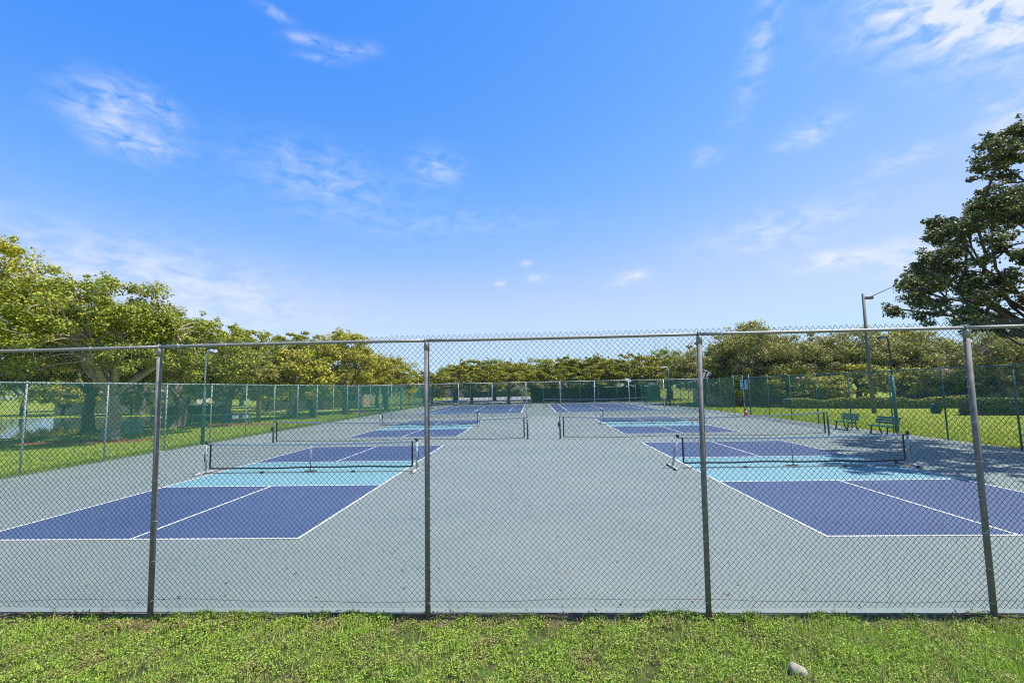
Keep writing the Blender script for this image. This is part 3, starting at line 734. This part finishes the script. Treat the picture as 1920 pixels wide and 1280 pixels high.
T5 = tree_meshes(15, 8.8, 5.0, .7, nc=170, per=170, leaf=.18, tr=.38, cr=.85, fork=2.1, fill=.4, aspect=.7)
tree('shade_tree', (-28.6, 43.5, GZ), 'rounded tree behind the blue frame beyond the left fence', T5, 'bark', 'leaf_mid', group=LG)
TS = tree_meshes(16, 7.2, 3.6, .6, nc=130, per=110, leaf=.24, tr=.25, cr=.75, fork=1.3, fill=.45, aspect=.8)
tree('sea_grape', (-24.2, 47.5, GZ), 'bushy golden tree right of the palm beyond the left fence', TS, 'bark', 'leaf_gold', group=LG)
T6 = tree_meshes(17, 10.2, 5.0, .6, nc=180, per=170, leaf=.19, tr=.4, cr=.85, fork=2, fill=.45, aspect=.75)
tree('shade_tree', (-22.6, 56, GZ), 'tall rounded green tree at the right end of the left hand row', T6, 'bark', 'leaf_gold', group=LG)
tree('shade_tree', (-19.6, 62.5, GZ), 'lower rounded tree sloping down beside the tall one, left of the far trees', T6, 'bark', 'leaf_gold', rz=1.9, scale=(.8, .8, .72), group=LG)
TU = tree_meshes(18, 10.0, 6.2, 5.2, 'umbrella', nc=85, per=95, leaf=.28, tr=.4, cr=.8, fork=3.2, flat=.33)
tree('umbrella_tree', (-33.5, 50.5, GZ), 'flat topped tree showing its layered crown behind the left row', TU, 'bark', 'leaf_flat', group=LG)
tree('umbrella_tree', (-30.5, 58.5, GZ), 'farther flat topped tree with crown tips against the sky on the left', TU, 'bark', 'leaf_flat', rz=1.2, scale=1.04, group=LG)
tree('shade_tree', (-41, 60, GZ), 'tree across the pond, seen between the trunks on the left', T5, 'bark', 'leaf_mid', rz=1, group=LG)
tree('shade_tree', (-54, 63, GZ), 'second tree across the pond farther left', T3, 'bark', 'leaf_mid', rz=2.5, group=LG)

for i, (x, y, me, rz, k, lb) in enumerate([(-47, 84, T6, 0, 1.0, 'tree beside the cream house across the pond'), (-74, 66, T5, 1, 1.1, 'tree left of the cream house across the pond'), (-84, 84, T3, 2, 1.2, 'tree behind the tan house across the pond'),
        (-104, 70, T5, 3, 1.2, 'tree at the far left end of the opposite pond bank'), (-28, 88, T6, 4, .9, 'tree right of the pink house across the pond'), (-24, 72, T5, 5, .85, 'tree by the bend of the far path left of the courts'),
        (-60, 95, T6, .5, 1.1, 'tree behind the cream house across the pond'), (-38, 100, T5, 1.5, 1.1, 'tree behind the pink house across the pond'),
        (62, 62, T5, .5, 1.1, 'tree behind the pink house at the far right'), (70, 48, T6, 2.5, 1.0, 'tree at the far right beyond the path'), (52, 70, T6, 3.5, 1.0, 'tree between the tan and pink houses on the right'), (26, 92, T5, 2.2, 1.1, 'tree beyond the far right corner of the courts')]):
    tree('shade_tree', (x, y, GZ), lb, me, 'bark', 'leaf_mid', rz=rz, scale=k, group='background trees round the houses')
SHR = [(28, 53.5, .62, 'leafy shrub in front of the tan house, leftmost of its row'), (31.5, 52, .5, 'low leafy shrub in front of the tan house, left of the street lamp'), (35.5, 53, .68, 'leafy shrub in front of the tan house, behind the street lamp'),
       (40, 51, .6, 'leafy shrub right of the street lamp, behind the long hedge'), (45, 50, .66, 'leafy shrub in front of the pink house on the right'), (23.5, 57, .55, 'leafy shrub behind the gate in the right fence'),
       (-66, 64, .8, 'bushy shrub in front of the cream house across the pond'), (-57, 65, .6, 'smaller bushy shrub right of the cream house front'), (-45, 66, .85, 'bushy shrub on the far bank between the two houses'),
       (-39, 68, .7, 'bushy shrub at the left end of the pink house across the pond'), (-31.5, 69, .75, 'bushy shrub at the right end of the pink house across the pond'), (-80, 61, .8, 'bushy shrub on the far bank at the far left'),
       (-13, 144, 1.0, 'large distant shrub across the car park left of centre'), (-19, 88, .55, 'shrub beside the car park behind the far left corner'), (2, 92, .7, 'shrub behind the far fence at the centre gap')]
for x, y, k, lb in SHR:
    tree('leafy_shrub', (x, y, GZ-.3), lb, TS, 'bark', 'leaf_gold', cat='shrub', rz=(x*1.7+y) % 6.28, scale=(k*1.25, k*1.25, k), group='leafy shrubs round the houses')
for x, y, k, lb in [(-8, 97, 1.25, 'tree beyond the car park filling the gap left of centre'), (1, 100, 1.3, 'tree beyond the car park at the centre gap'), (13, 98, 1.2, 'tree beyond the hedge right of centre'), (-17, 104, 1.2, 'tree beyond the car park at the left')]:
    tree('shade_tree', (x, y, GZ), lb, T5, 'bark', 'leaf_mid', rz=x, scale=(k*1.3, k, k*.78), group='background trees round the houses')
# palm
def palm(loc, label):
    g = np.random.default_rng(5); t = empty('fan_palm', loc, label=label, cat='palm')
    MB().tube([(0, 0, -.1), (.06, 0, 1.5), (.0, .05, 3.6), (0, 0, 4.8)], [.22, .17, .16, .17], 10).build('trunk', 'bark', t, True)
    V = []; F = []; k = 0
    st = MB()
    for i in range(34):
        az_ = g.uniform(0, 6.28); el_ = g.uniform(-.7, 1.25); d = np.array([math.cos(az_)*math.cos(el_), math.sin(az_)*math.cos(el_), math.sin(el_)])
        o0 = np.array([0, 0, 4.9]); hub = o0+d*g.uniform(.8, 1.15); st.tube([o0, o0+d*.5+(0, 0, .05), hub], .016, 4)
        side = np.cross(d, [0, 0, 1]); side /= np.linalg.norm(side)+1e-6; upv = np.cross(side, d)
        for a in np.linspace(-1.5, 1.5, 19):
            dr = d*math.cos(a)+side*math.sin(a)+upv*(-.15); L = .85*g.uniform(.8, 1.1); tip = hub+dr*L+np.array([0, 0, -.22*g.uniform(.5, 1.4)])
            wv = np.cross(dr, upv)*.028; mid = hub+dr*L*.5
            V += [hub, mid+wv, tip, mid-wv]; F += [(k, k+1, k+2), (k, k+2, k+3)]; k += 4
    me = fast_mesh('fronds', np.array(V), np.array(F)); me.materials.append(MATS['leaf_palm']); link('fronds', me, t)
    st.build('leaf_stalks', 'leaf_palm', t)
palm((-24.6, 41.5, GZ), 'fan palm with drooping pale fronds among the left trees')

# far flat topped trees
FG = 'flat topped trees behind the far fence'
P1 = tree_meshes(21, 7.4, 6.6, 2.9, 'umbrella', nc=150, per=90, leaf=.30, tr=.30, cr=.75, fork=2.0, flat=.34, nl=7)
P2 = tree_meshes(22, 7.2, 6.4, 2.9, 'umbrella', nc=150, per=90, leaf=.30, tr=.30, cr=.75, fork=2.2, flat=.34, nl=7)
P3 = tree_meshes(23, 7.9, 6.9, 2.3, 'umbrella', nc=180, per=95, leaf=.30, tr=.34, cr=.8, fork=2.0, flat=.36, nl=7)
for i, (x, y, me, rz, s, lb) in enumerate([
    (-10.6, 80.5, P1, 0, 1, 'flat topped tree left of centre beyond the far fence, first with a clear trunk'),
    (-4.2, 81, P2, .8, .97, 'flat topped tree at centre beyond the far fence, second clear trunk'),
    (6.0, 81.5, P3, .2, 1, 'dense flat topped tree right of centre with a leaning trunk'),
    (11.5, 82, P2, 2.4, 1.06, 'dense flat topped tree just right of the leaning one'),
    (17.5, 82, P3, 1.7, 1.03, 'last flat topped tree at the right end of the far fence'),
    (-19.5, 84, P1, 2.0, .80, 'small flat topped tree at the left end of the far fence'),
    (-15.5, 92, P2, 1.5, .78, 'small distant flat topped tree seen between two fence posts'),
    (23.5, 84, P1, 3.0, .95, 'flat topped tree merging into the right hand tree mass')]):
    tree('umbrella_tree', (x, y, GZ), lb, me, 'bark_dark', 'leaf_flat', rz=rz, scale=s, group=FG)
tr_ = np.random.default_rng(3)
P4 = tree_meshes(24, 2.3, .9, .8, nc=16, per=40, leaf=.14, tr=.06, cr=.35, fork=.5)
tree('sapling', (-1.5, 77.2, GZ), 'thin reddish sapling in the gap between the far courts', P4, 'bark', 'leaf_flat')

# right tree mass
RG = 'trees behind the right fence'
M1 = tree_meshes(31, 9.6, 5.8, -.6, nc=220, per=165, leaf=.19, tr=.38, cr=.85, fork=1.9, fill=.42, aspect=.7)
M2 = tree_meshes(32, 9.2, 5.6, -.6, nc=210, per=165, leaf=.19, tr=.36, cr=.85, fork=1.8, fill=.42, aspect=.7)
for x, y, me, rz, s, lb, lf in [
    (22.2, 63, M1, 0, (.9, .9, .86), 'olive tree at the left end of the right hand tree mass', 'leaf_olive'),
    (26.6, 59, M2, 1, 1.12, 'tallest olive tree of the right hand mass, above the gate', 'leaf_olive'),
    (32.5, 58, M1, 2, .93, 'olive tree right of the tallest one in the right hand mass', 'leaf_olive'),
    (38.6, 58, M2, 3, 1.0, 'broad green tree behind the tall street lamp', 'leaf_olive'),
    (45.5, 58, M1, 4, .93, 'green tree right of the street lamp in the right hand mass', 'leaf_olive'),
    (44.5, 47, M2, 5, .82, 'pale olive tree behind the hedge at the right', 'leaf_olive'),
    (53.5, 48, M1, 1.3, .9, 'pale olive tree at the right edge behind the big dark tree', 'leaf_olive'),
    (33.0, 70, M2, .6, 1.15, 'background tree filling the gap in the right hand mass', 'leaf_olive')]:
    tree('shade_tree', (x, y, GZ), lb, me, 'bark', lf, rz=rz, scale=s, group=RG)
# the big dark tree overhanging the court at right: lobes given in world metres round its trunk
lob0 = [(21.7,21.5,13.2,1.1),(20.4,20.5,11.8,1.0),(21.7,22,11.0,1.2),(20.9,20.5,9.6,1.1),(19.1,21.5,9.3,1.0),(17.8,21,9.5,.62),
       (19.6,20,7.9,1.1),(18.2,21.5,7.7,1.0),(17.0,21,6.5,.95),(16.1,21.4,5.8,.55),(18.7,20.4,6.3,1.0),(20.6,21.8,7.0,1.1),(19.7,22,5.4,.6),(21.2,20.6,5.9,.8)]
lob = []
for i_, (x, y, z, r) in enumerate(lob0):      # the lobes that reach over the court, at various depths
    k = (14.2, 16.8, 15.2, 18.4, 15.8, 17.2)[i_ % 6]/y
    lob.append((x*k, y*k, CAM_H+(z-CAM_H)*k, r*k))
lob += [(17.5,14.5,9.5,1.2),(18.6,17,11.5,1.3),(19.2,13,8.2,1.3),(18.2,12,6.2,1.1),(20.5,16,10,1.4),(21.5,18.5,8.5,1.3),(17.8,19.5,8.6,1.1),(17.2,21,7.0,1.0),(16.2,12.6,6.6,.8),
        (20.5,20.5,10,1.3),(22,14,7.5,1.3),(16.2,19.8,6.0,.8),(14.8,13.2,7.6,.6),(19,22.5,8,1.1),(15.9,17.6,4.9,.7),(17.0,18.4,4.6,.8),(15.2,16.8,5.6,.7),(16.6,15.6,5.2,.8),(14.2,17.4,5.0,.5)]
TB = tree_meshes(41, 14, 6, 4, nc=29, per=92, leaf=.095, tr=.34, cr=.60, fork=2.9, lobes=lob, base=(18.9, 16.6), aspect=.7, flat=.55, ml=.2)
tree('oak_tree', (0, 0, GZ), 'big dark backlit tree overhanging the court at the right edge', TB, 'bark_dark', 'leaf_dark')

# hedges
def hedge(name, pts, h, wd, label, leaf='leaf_hedge', per=260, seed=0, wob=.06):
    g = np.random.default_rng(seed); P = np.array(pts, float); t = empty(name, (P[0, 0], P[0, 1], GZ), label=label, cat='hedge', group='clipped hedges')
    V = []; segs = np.diff(P, axis=0); Ls = np.linalg.norm(segs, axis=1); cs = []; ns = []
    core = MB()
    for a, s_, L in zip(P[:-1], segs, Ls):
        n = int(L*per); u = g.uniform(0, 1, n); f = g.random(n); d = s_/L; nn = np.array([-d[1], d[0]])
        top = f < .4; sd_ = np.where(g.random(n) < .5, 1, -1)
        lat = np.where(top, g.uniform(-1, 1, n)*wd/2, sd_*wd/2*g.uniform(.85, 1.05, n)); hh = h*(1+wob*(np.sin(u*L*.9+seed)+.6*np.sin(u*L*2.3+2*seed))*.5); z = np.where(top, hh*g.uniform(.90, 1.06, n), g.uniform(.02, 1, n)*hh)
        q = a+s_*u[:, None]+nn*lat[:, None]
        cs.append(np.stack([q[:, 0]-P[0, 0], q[:, 1]-P[0, 1], z], 1))
        nv = np.where(top[:, None], np.array([0, 0, 1.0]), np.stack([nn[0]*sd_, nn[1]*sd_, np.full(n, .4)], 1))+g.normal(0, .5, (n, 3)); ns.append(nv/np.linalg.norm(nv, axis=1)[:, None])
        c0 = a-P[0]; c1 = c0+s_; k = wd*.40*nn
        core.add([(*(c0-k), 0), (*(c1-k), 0), (*(c1+k), 0), (*(c0+k), 0), (*(c0-k), h*.8), (*(c1-k), h*.8), (*(c1+k), h*.8), (*(c0+k), h*.8)],
                 [(3, 2, 1, 0), (4, 5, 6, 7), (0, 1, 5, 4), (1, 2, 6, 5), (2, 3, 7, 6), (3, 0, 4, 7)])
    V, F = leaf_quads(np.concatenate(cs), np.concatenate(ns), .15, g, .7)
    me = fast_mesh('foliage', V, F); me.materials.append(MATS[leaf]); link('foliage', me, t)
    core.build('inner_twigs', 'bark_dark', t)
hedge('hedge', [(31.5, 36.5), (46, 33)], 1.15, 1.1, 'low clipped hedge behind the right lawn under the dark tree', seed=1, per=520)
hedge('hedge', [(26, 50), (33, 47.2), (52, 42)], .95, 1.1, 'long clipped hedge in front of the tan house on the right', 'leaf_mid', seed=2, per=420, wob=.25)
hedge('hedge', [(-.5, 86), (22, 84)], 3.0, 1.8, 'tall dark hedge behind the far fence right of centre', seed=3, per=520, wob=.35)
hedge('hedge', [(-21, 143), (-4, 143)], 2.2, 1.6, 'distant hedge across the car park left of centre', seed=4, per=250)
hedge('hedge', [(-95, 57.5), (-72, 59.5)], 1.5, 1.4, 'loose hedge on the far bank of the pond at the far left', 'leaf_mid', seed=5, per=240, wob=.5)
hedge('hedge', [(-50, 60.5), (-41, 61.2)], 1.4, 1.4, 'short loose hedge on the far bank of the pond near the houses', 'leaf_mid', seed=6, per=240, wob=.5)

# ------------------------------------------------------------------ houses
def house(x, y, rz, L, D, h, wall, roof, label, nwin=5):
    t = empty('house', (x, y, GZ), rz, label=label, cat='house')
    MB().box((-L/2, -D/2, 0), (L/2, D/2, h)).build('wall', wall, t)
    e = .6; rh = D*.28
    MB().add([(-L/2-e, -D/2-e, h+.003), (L/2+e, -D/2-e, h+.003), (L/2+e, D/2+e, h+.003), (-L/2-e, D/2+e, h+.003), (-L/2+D*.45, 0, h+rh), (L/2-D*.45, 0, h+rh)],
             [(3, 2, 1, 0), (0, 1, 5, 4), (2, 3, 4, 5), (1, 2, 5), (3, 0, 4)]).build('roof', roof, t)
    MB().box((-L/2-e, -D/2-e-.02, h-.16), (L/2+e, -D/2-e+.02, h)).build('fascia', 'frame_white', t)
    for i in range(nwin):
        x0 = -L/2+L*(i+.5)/nwin
        if i == nwin//2:
            d = MB().box((x0-.5, -D/2-.05, 0), (x0+.5, -D/2-.002, 2.1)).build('door', 'door_brown', t)
            MB().box((x0+.36, -D/2-.09, 1.0), (x0+.42, -D/2-.051, 1.08)).build('handle', 'galvanized', d)
            continue
        f = MB()
        for a in ((x0-.85, .95, x0-.77, 2.15), (x0+.77, .95, x0+.85, 2.15), (x0-.77, .95, x0+.77, 1.03), (x0-.77, 2.07, x0+.77, 2.15), (x0-.03, 1.03, x0+.03, 2.07)):
            f.box((a[0], -D/2-.06, a[1]), (a[2], -D/2-.002, a[3]))
        wn = f.build('window', 'frame_white', t)
        MB().box((x0-.77, -D/2-.025, 1.03), (x0+.77, -D/2-.008, 2.07)).build('pane', 'pane', wn)
house(31.5, 66.5, R_(4), 16, 9, 2.9, 'stucco_tan', 'roof_grey', 'low tan house behind the right fence, under the trees', 6)
house(50, 53.5, R_(-14), 14, 8, 2.9, 'stucco_pink', 'roof_tile', 'low pink house behind the hedge at the far right', 5)
house(-28, 158, 0, 22, 11, 3.2, 'stucco_pink', 'roof_tile', 'distant pink house with tiled roof left of centre beyond the car park', 6)
house(0, 165, 0, 22, 11, 3.2, 'stucco_cream', 'roof_tile', 'distant cream house with tiled roof behind the far trees at centre', 6)
house(-62, 74, R_(8), 20, 10, 3.1, 'stucco_cream', 'roof_tile', 'cream house across the pond seen between the left trunks', 6)
house(-36, 78, R_(8), 16, 9, 3.1, 'stucco_pink', 'roof_tile', 'pink house across the pond behind the palm', 5)
house(-92, 62, R_(20), 18, 10, 3.1, 'stucco_tan', 'roof_tile', 'tan house across the pond at the far left', 5)

# distant belt of trees that closes the horizon
def belt():
    g = np.random.default_rng(77); n = 420
    th = g.uniform(-1.15, 1.25, n); d = g.uniform(185, 230, n)
    C = np.stack([np.sin(th)*d, np.cos(th)*d, g.uniform(.5, 6.5, n)], 1); r = g.uniform(2.0, 3.6, n)
    V, F = clump_leaves(C, r, 70, .9, g, .75)
    me = fast_mesh('tree_belt', V, F); me.materials.append(MATS['leaf_mid']); o = link('tree_belt', me)
    tag(o, 'distant wood closing the horizon behind the houses', 'wood', kind='stuff')
belt()

# ------------------------------------------------------------------ near turf: weeds, blades, litter
def turf():
    g = np.random.default_rng(9)
    def gz(x, y):
        return GZ+.012+.022*np.sin(x*1.3+y*2.1)+.016*np.sin(x*3.7-y*1.9+1)+.010*np.sin(x*7.1+y*5.3)
    nx, ny = 130, 26; xs = np.linspace(-11, 11, nx); ys = np.linspace(1.0, 5.63, ny); X, Y = np.meshgrid(xs, ys)
    Z = gz(X, Y)*np.clip((5.64-Y)/.35, 0, 1)+(GZ+.006)*(1-np.clip((5.64-Y)/.35, 0, 1)); Z = np.maximum(Z, GZ+.005)
    V = np.stack([X, Y, Z], -1).reshape(-1, 3); i = (np.arange(ny-1)[:, None]*nx+np.arange(nx-1)[None]).ravel()
    me = fast_mesh('grass_bank', V, np.stack([i, i+1, i+nx+1, i+nx], 1)); me.materials.append(MATS['turf_soil']); o = link('grass_bank', me); o['kind'] = 'structure'
    me.polygons.foreach_set('use_smooth', [True]*len(me.polygons))
    xs = np.linspace(-11, 11, 420); hh = GZ+.050+.018*np.sin(xs*1.7)+.016*np.sin(xs*5.1+1)+.010*np.sin(xs*17)+g.normal(0, .006, 420)
    V = np.concatenate([np.stack([xs, 5.46+.03*np.sin(xs*3), np.full(420, GZ+.004)], 1), np.stack([xs, 5.575+.015*np.sin(xs*7), hh*.9], 1), np.stack([xs, np.full(420, 5.645), np.minimum(hh, .004)], 1)])
    i = np.arange(419); F = np.concatenate([np.stack([i, i+1, i+421, i+420], 1), np.stack([i+420, i+421, i+841, i+840], 1)])
    me = fast_mesh('soil_strip', V, F); me.materials.append(MATS['soil']); o = link('soil_strip', me); o['kind'] = 'structure'
    # weeds: sprigs of small leaves, clumped
    def patch(x, y, f, s): return .5+.25*(np.sin(x*f+s)*np.sin(y*f*1.3+2*s)+np.sin(x*f*2.3-y*f*1.7+3*s))
    ns = 52000
    x = g.uniform(-8.2, 8.2, ns); y = 2.9+2.73*g.uniform(0, 1, ns)**.9
    pt = patch(x, y, 4.1, 1)*.6+patch(x, y, 9.3, 2)*.4
    pr_ = np.clip((pt-.18)*3.2, .05, 1)*np.clip(1.15-.5*(x > 1.6)*(x-1.6)/2.5, .25, 1)
    keep = g.random(ns) < pr_
    x, y, pt = x[keep], y[keep], pt[keep]
    ne = 9000; xe = g.uniform(-8.2, 8.2, ne); ye = 5.66-np.abs(g.normal(0, .09, ne)); pe = patch(xe, xe*0, 3.3, 5)*.5+patch(xe, xe*0, 7.9, 3)*.5
    ke = g.random(ne) < np.clip((pe-.35)*3, 0, 1); x = np.concatenate([x, xe[ke]]); y = np.concatenate([y, ye[ke]]); pt = np.concatenate([pt, pe[ke]+.25])
    hgt = .008+.085*np.clip(pt-.2, 0, 1)*g.uniform(.25, 1.3, len(x))
    hgt *= np.clip((5.72-y)/.15, .5, 1)
    c = np.stack([x, y, np.maximum(gz(x, y), GZ)+hgt], 1)
    k = np.repeat(np.arange(len(x)), 8)
    P = c[k]+g.normal(0, 1, (len(k), 3))*np.array([.02, .02, .012])
    Nn = np.array([0, -.12, .8])+g.normal(0, .65, P.shape); Nn /= np.linalg.norm(Nn, axis=1)[:, None]
    V, F = leaf_quads(P, Nn, .018, g, .6)
    me = fast_mesh('ground_cover', V, F); me.materials.append(MATS['weed_leaf']); o = link('ground_cover', me)
    tag(o, 'low leafy weeds covering the bank in front of the near fence', 'weeds', kind='stuff')
    # blades
    nb = 85000
    x = g.uniform(-8.2, 8.2, nb); y = 2.9+2.74*g.uniform(0, 1, nb)**.9
    pk = np.clip(.22+.9*np.clip((x-.8)/3, 0, 1)+.35*(patch(x, y, 2.2, 4) > .62), 0, 1)
    keep = g.random(nb) < pk; x, y = x[keep], y[keep]; n = len(x)
    z0_ = np.maximum(gz(x, y), GZ); L = g.uniform(.035, .13, n)*np.where(g.random(n) < .04, 1.6, 1); a = g.uniform(0, 6.28, n); ln = g.uniform(.2, .8, n)
    w_ = g.uniform(.0016, .0034, n)
    d = np.stack([np.cos(a)*ln, np.sin(a)*ln, np.ones(n)], 1); d /= np.linalg.norm(d, axis=1)[:, None]
    b = np.stack([x, y, z0_], 1); s_ = np.stack([-np.sin(a+.6), np.cos(a+.6), np.zeros(n)], 1)*w_[:, None]
    mid = b+d*(L*.55)[:, None]; tip = b+d*L[:, None]+np.stack([np.cos(a), np.sin(a), -np.ones(n)*.5], 1)*(L*.3)[:, None]
    V = np.stack([b-s_, b+s_, mid+s_*.8, mid-s_*.8, tip], 1).reshape(-1, 3); i = np.arange(n)[:, None]*5
    F = np.concatenate([i+[0, 1, 2], i+[0, 2, 3], i+[3, 2, 4]], 1).reshape(-1, 3)
    me = fast_mesh('grass', V, F); me.materials.append(MATS['grass_blade']); o = link('grass', me)
    tag(o, 'fresh green grass blades on the bank in front of the near fence', 'grass', kind='stuff')
    # dry stalks and leaf litter along the slab edge
    nlit = 6500
    x = g.uniform(-8, 8, nlit); den = np.clip(patch(x, x*0, 1.9, 2)*1.3, .1, 1); keep = g.random(nlit) < den; x = x[keep]; n = len(x)
    y = 5.655-np.abs(g.normal(0, .055, n)); red = (np.abs(x+4.2) < .7) & (g.random(n) < .6); y = np.where(red, 5.45-np.abs(g.normal(0, .13, n)), y)
    P = np.stack([x, y, GZ+.02+np.abs(g.normal(0, .024, n))*np.clip(den[keep]*1.4, .3, 1.4)+.03*red], 1); Nn = np.array([0, -.3, .8])+g.normal(0, .6, P.shape); Nn /= np.linalg.norm(Nn, axis=1)[:, None]
    V, F = leaf_quads(P, Nn, .04, g, .35)
    me = fast_mesh('leaf_litter', V, F); me.materials.append(MATS['litter']); o = link('leaf_litter', me)
    tag(o, 'dry brown and red fallen leaves along the foot of the near fence', 'leaf litter', kind='stuff')
    # tall thin stalks growing through the foot of the fence
    st = MB()
    for _ in range(70):
        x0 = g.uniform(-7.5, 8); y0_ = 5.60-abs(g.normal(0, .05)); hh_ = g.uniform(.08, .24); a = g.uniform(-.6, .6); bq = g.uniform(-.5, .5)
        P = [(x0, y0_, GZ), (x0+a*hh_*.4, y0_+bq*hh_*.2, GZ+hh_*.6), (x0+a*hh_, y0_+bq*hh_*.5, GZ+hh_)]
        st.tube(P, [.0022, .0018, .0008], 3, False)
        for q in range(g.integers(2, 7)):
            u = g.uniform(.35, 1); c = np.array(P[0])*(1-u)+np.array(P[2])*u; d = g.normal(0, 1, 3); d /= np.linalg.norm(d); e = g.normal(0, 1, 3); e = np.cross(d, e); e /= np.linalg.norm(e)
            L_ = g.uniform(.012, .035); st.add([c, c+d*L_*.5+e*L_*.25, c+d*L_, c+d*L_*.5-e*L_*.25], [(0, 1, 2), (0, 2, 3)])
    o = st.build('dry_stalks', 'dry_stalk'); tag(o, 'thin dry weed stalks growing through the foot of the near fence', 'weeds', kind='stuff')
    # a few leaves blown onto the court
    n = 90; x = g.uniform(-7, 8, n); y = 5.8+g.exponential(2.6, n)
    P = np.stack([x, y, np.full(n, .016)], 1); Nn = np.array([0, 0, 1.])+g.normal(0, .15, P.shape); Nn /= np.linalg.norm(Nn, axis=1)[:, None]
    V, F = leaf_quads(P, Nn, .05, g, .5)
    me = fast_mesh('blown_leaves', V, F); me.materials.append(MATS['litter']); o = link('blown_leaves', me)
    tag(o, 'scattered dry leaves blown across the court near the fence', 'leaf litter', kind='stuff')
turf()
def lawn_blades():
    g = np.random.default_rng(19); n = 120000
    h = n//2
    xa = XL-.35-g.exponential(6, h); ya = 10+g.uniform(0, 1, h)**1.3*48
    xb = XR+.35+g.exponential(7, n-h); yb = 10+g.uniform(0, 1, n-h)**1.3*45
    x = np.concatenate([xa, xb]); y = np.concatenate([ya, yb])
    keep = ~((x < -29.5) & (y > 27)) & (np.abs(x) < 45); x, y = x[keep], y[keep]; n = len(x)
    a = g.uniform(0, 6.28, n); L = g.uniform(.05, .12, n); b = np.stack([x, y, np.full(n, GZ)], 1)
    s_ = np.stack([np.cos(a), np.sin(a), 0*a], 1)*g.uniform(.008, .02, n)[:, None]
    tip = b+np.stack([np.cos(a*3)*.05, np.sin(a*3)*.05, L], 1)
    V = np.stack([b-s_, b+s_, tip], 1).reshape(-1, 3); F = np.arange(n*3).reshape(-1, 3)
    me = fast_mesh('lawn_grass', V, F); me.materials.append(MATS['lawn_blade']); o = link('lawn_grass', me)
    tag(o, 'mown lawn grass either side of the fenced courts', 'grass', kind='stuff')
lawn_blades()
def mulch(name, cx, cy, rx, ry, seed, label):
    g = np.random.default_rng(seed); n = 40; a = np.linspace(0, 6.283, n, endpoint=False)
    r = 1+.12*np.sin(3*a+seed)+.08*np.sin(7*a)
    V = [(cx, cy, GZ+.05)]+[(cx+rx*.6*q*math.cos(t), cy+ry*.6*q*math.sin(t), GZ+.045) for t, q in zip(a, r)]+[(cx+rx*q*math.cos(t), cy+ry*q*math.sin(t), GZ+.002) for t, q in zip(a, r)]
    F = [(0, 1+i, 1+(i+1) % n) for i in range(n)]+[(1+i, 1+n+i, 1+n+(i+1) % n, 1+(i+1) % n) for i in range(n)]
    o = MB().add(V, F).build(name, 'mulch'); tag(o, label, 'mulch', kind='stuff')
mulch('mulch_bed', -25.9, 26.6, 4.2, 1.5, 1, 'red bark mulch round the thick trunked left tree')
mulch('mulch_bed', -24.5, 38.8, 4.5, 1.6, 2, 'red bark mulch strip under the blue frame')
mulch('mulch_bed', -21.5, 57, 3.5, 2.5, 3, 'red bark mulch under the tall rounded tree far left')

# pale stone half sunk in the near grass, small weeds by the slab
def stone(loc, label):
    import bmesh
    bm = bmesh.new(); bmesh.ops.create_icosphere(bm, subdivisions=3, radius=.075); g = np.random.default_rng(4)
    ph = g.uniform(0, 6, 6)
    for v in bm.verts:
        c = v.co; k = 1+.16*math.sin(c.x*38+ph[0])*math.sin(c.y*31+ph[1])+.12*math.sin(c.z*45+ph[2]+c.x*20)
        v.co = Vector((c.x*k*.95, c.y*k*.9, c.z*k*1.0))
    me = bpy.data.meshes.new('stone'); bm.to_mesh(me); bm.free(); me.materials.append(MATS['stone'])
    tag(link('stone', me, None, loc), label, 'stone')
stone((2.3, 4.60, GZ+.03), 'pale lumpy stone half sunk in the grass at bottom right')
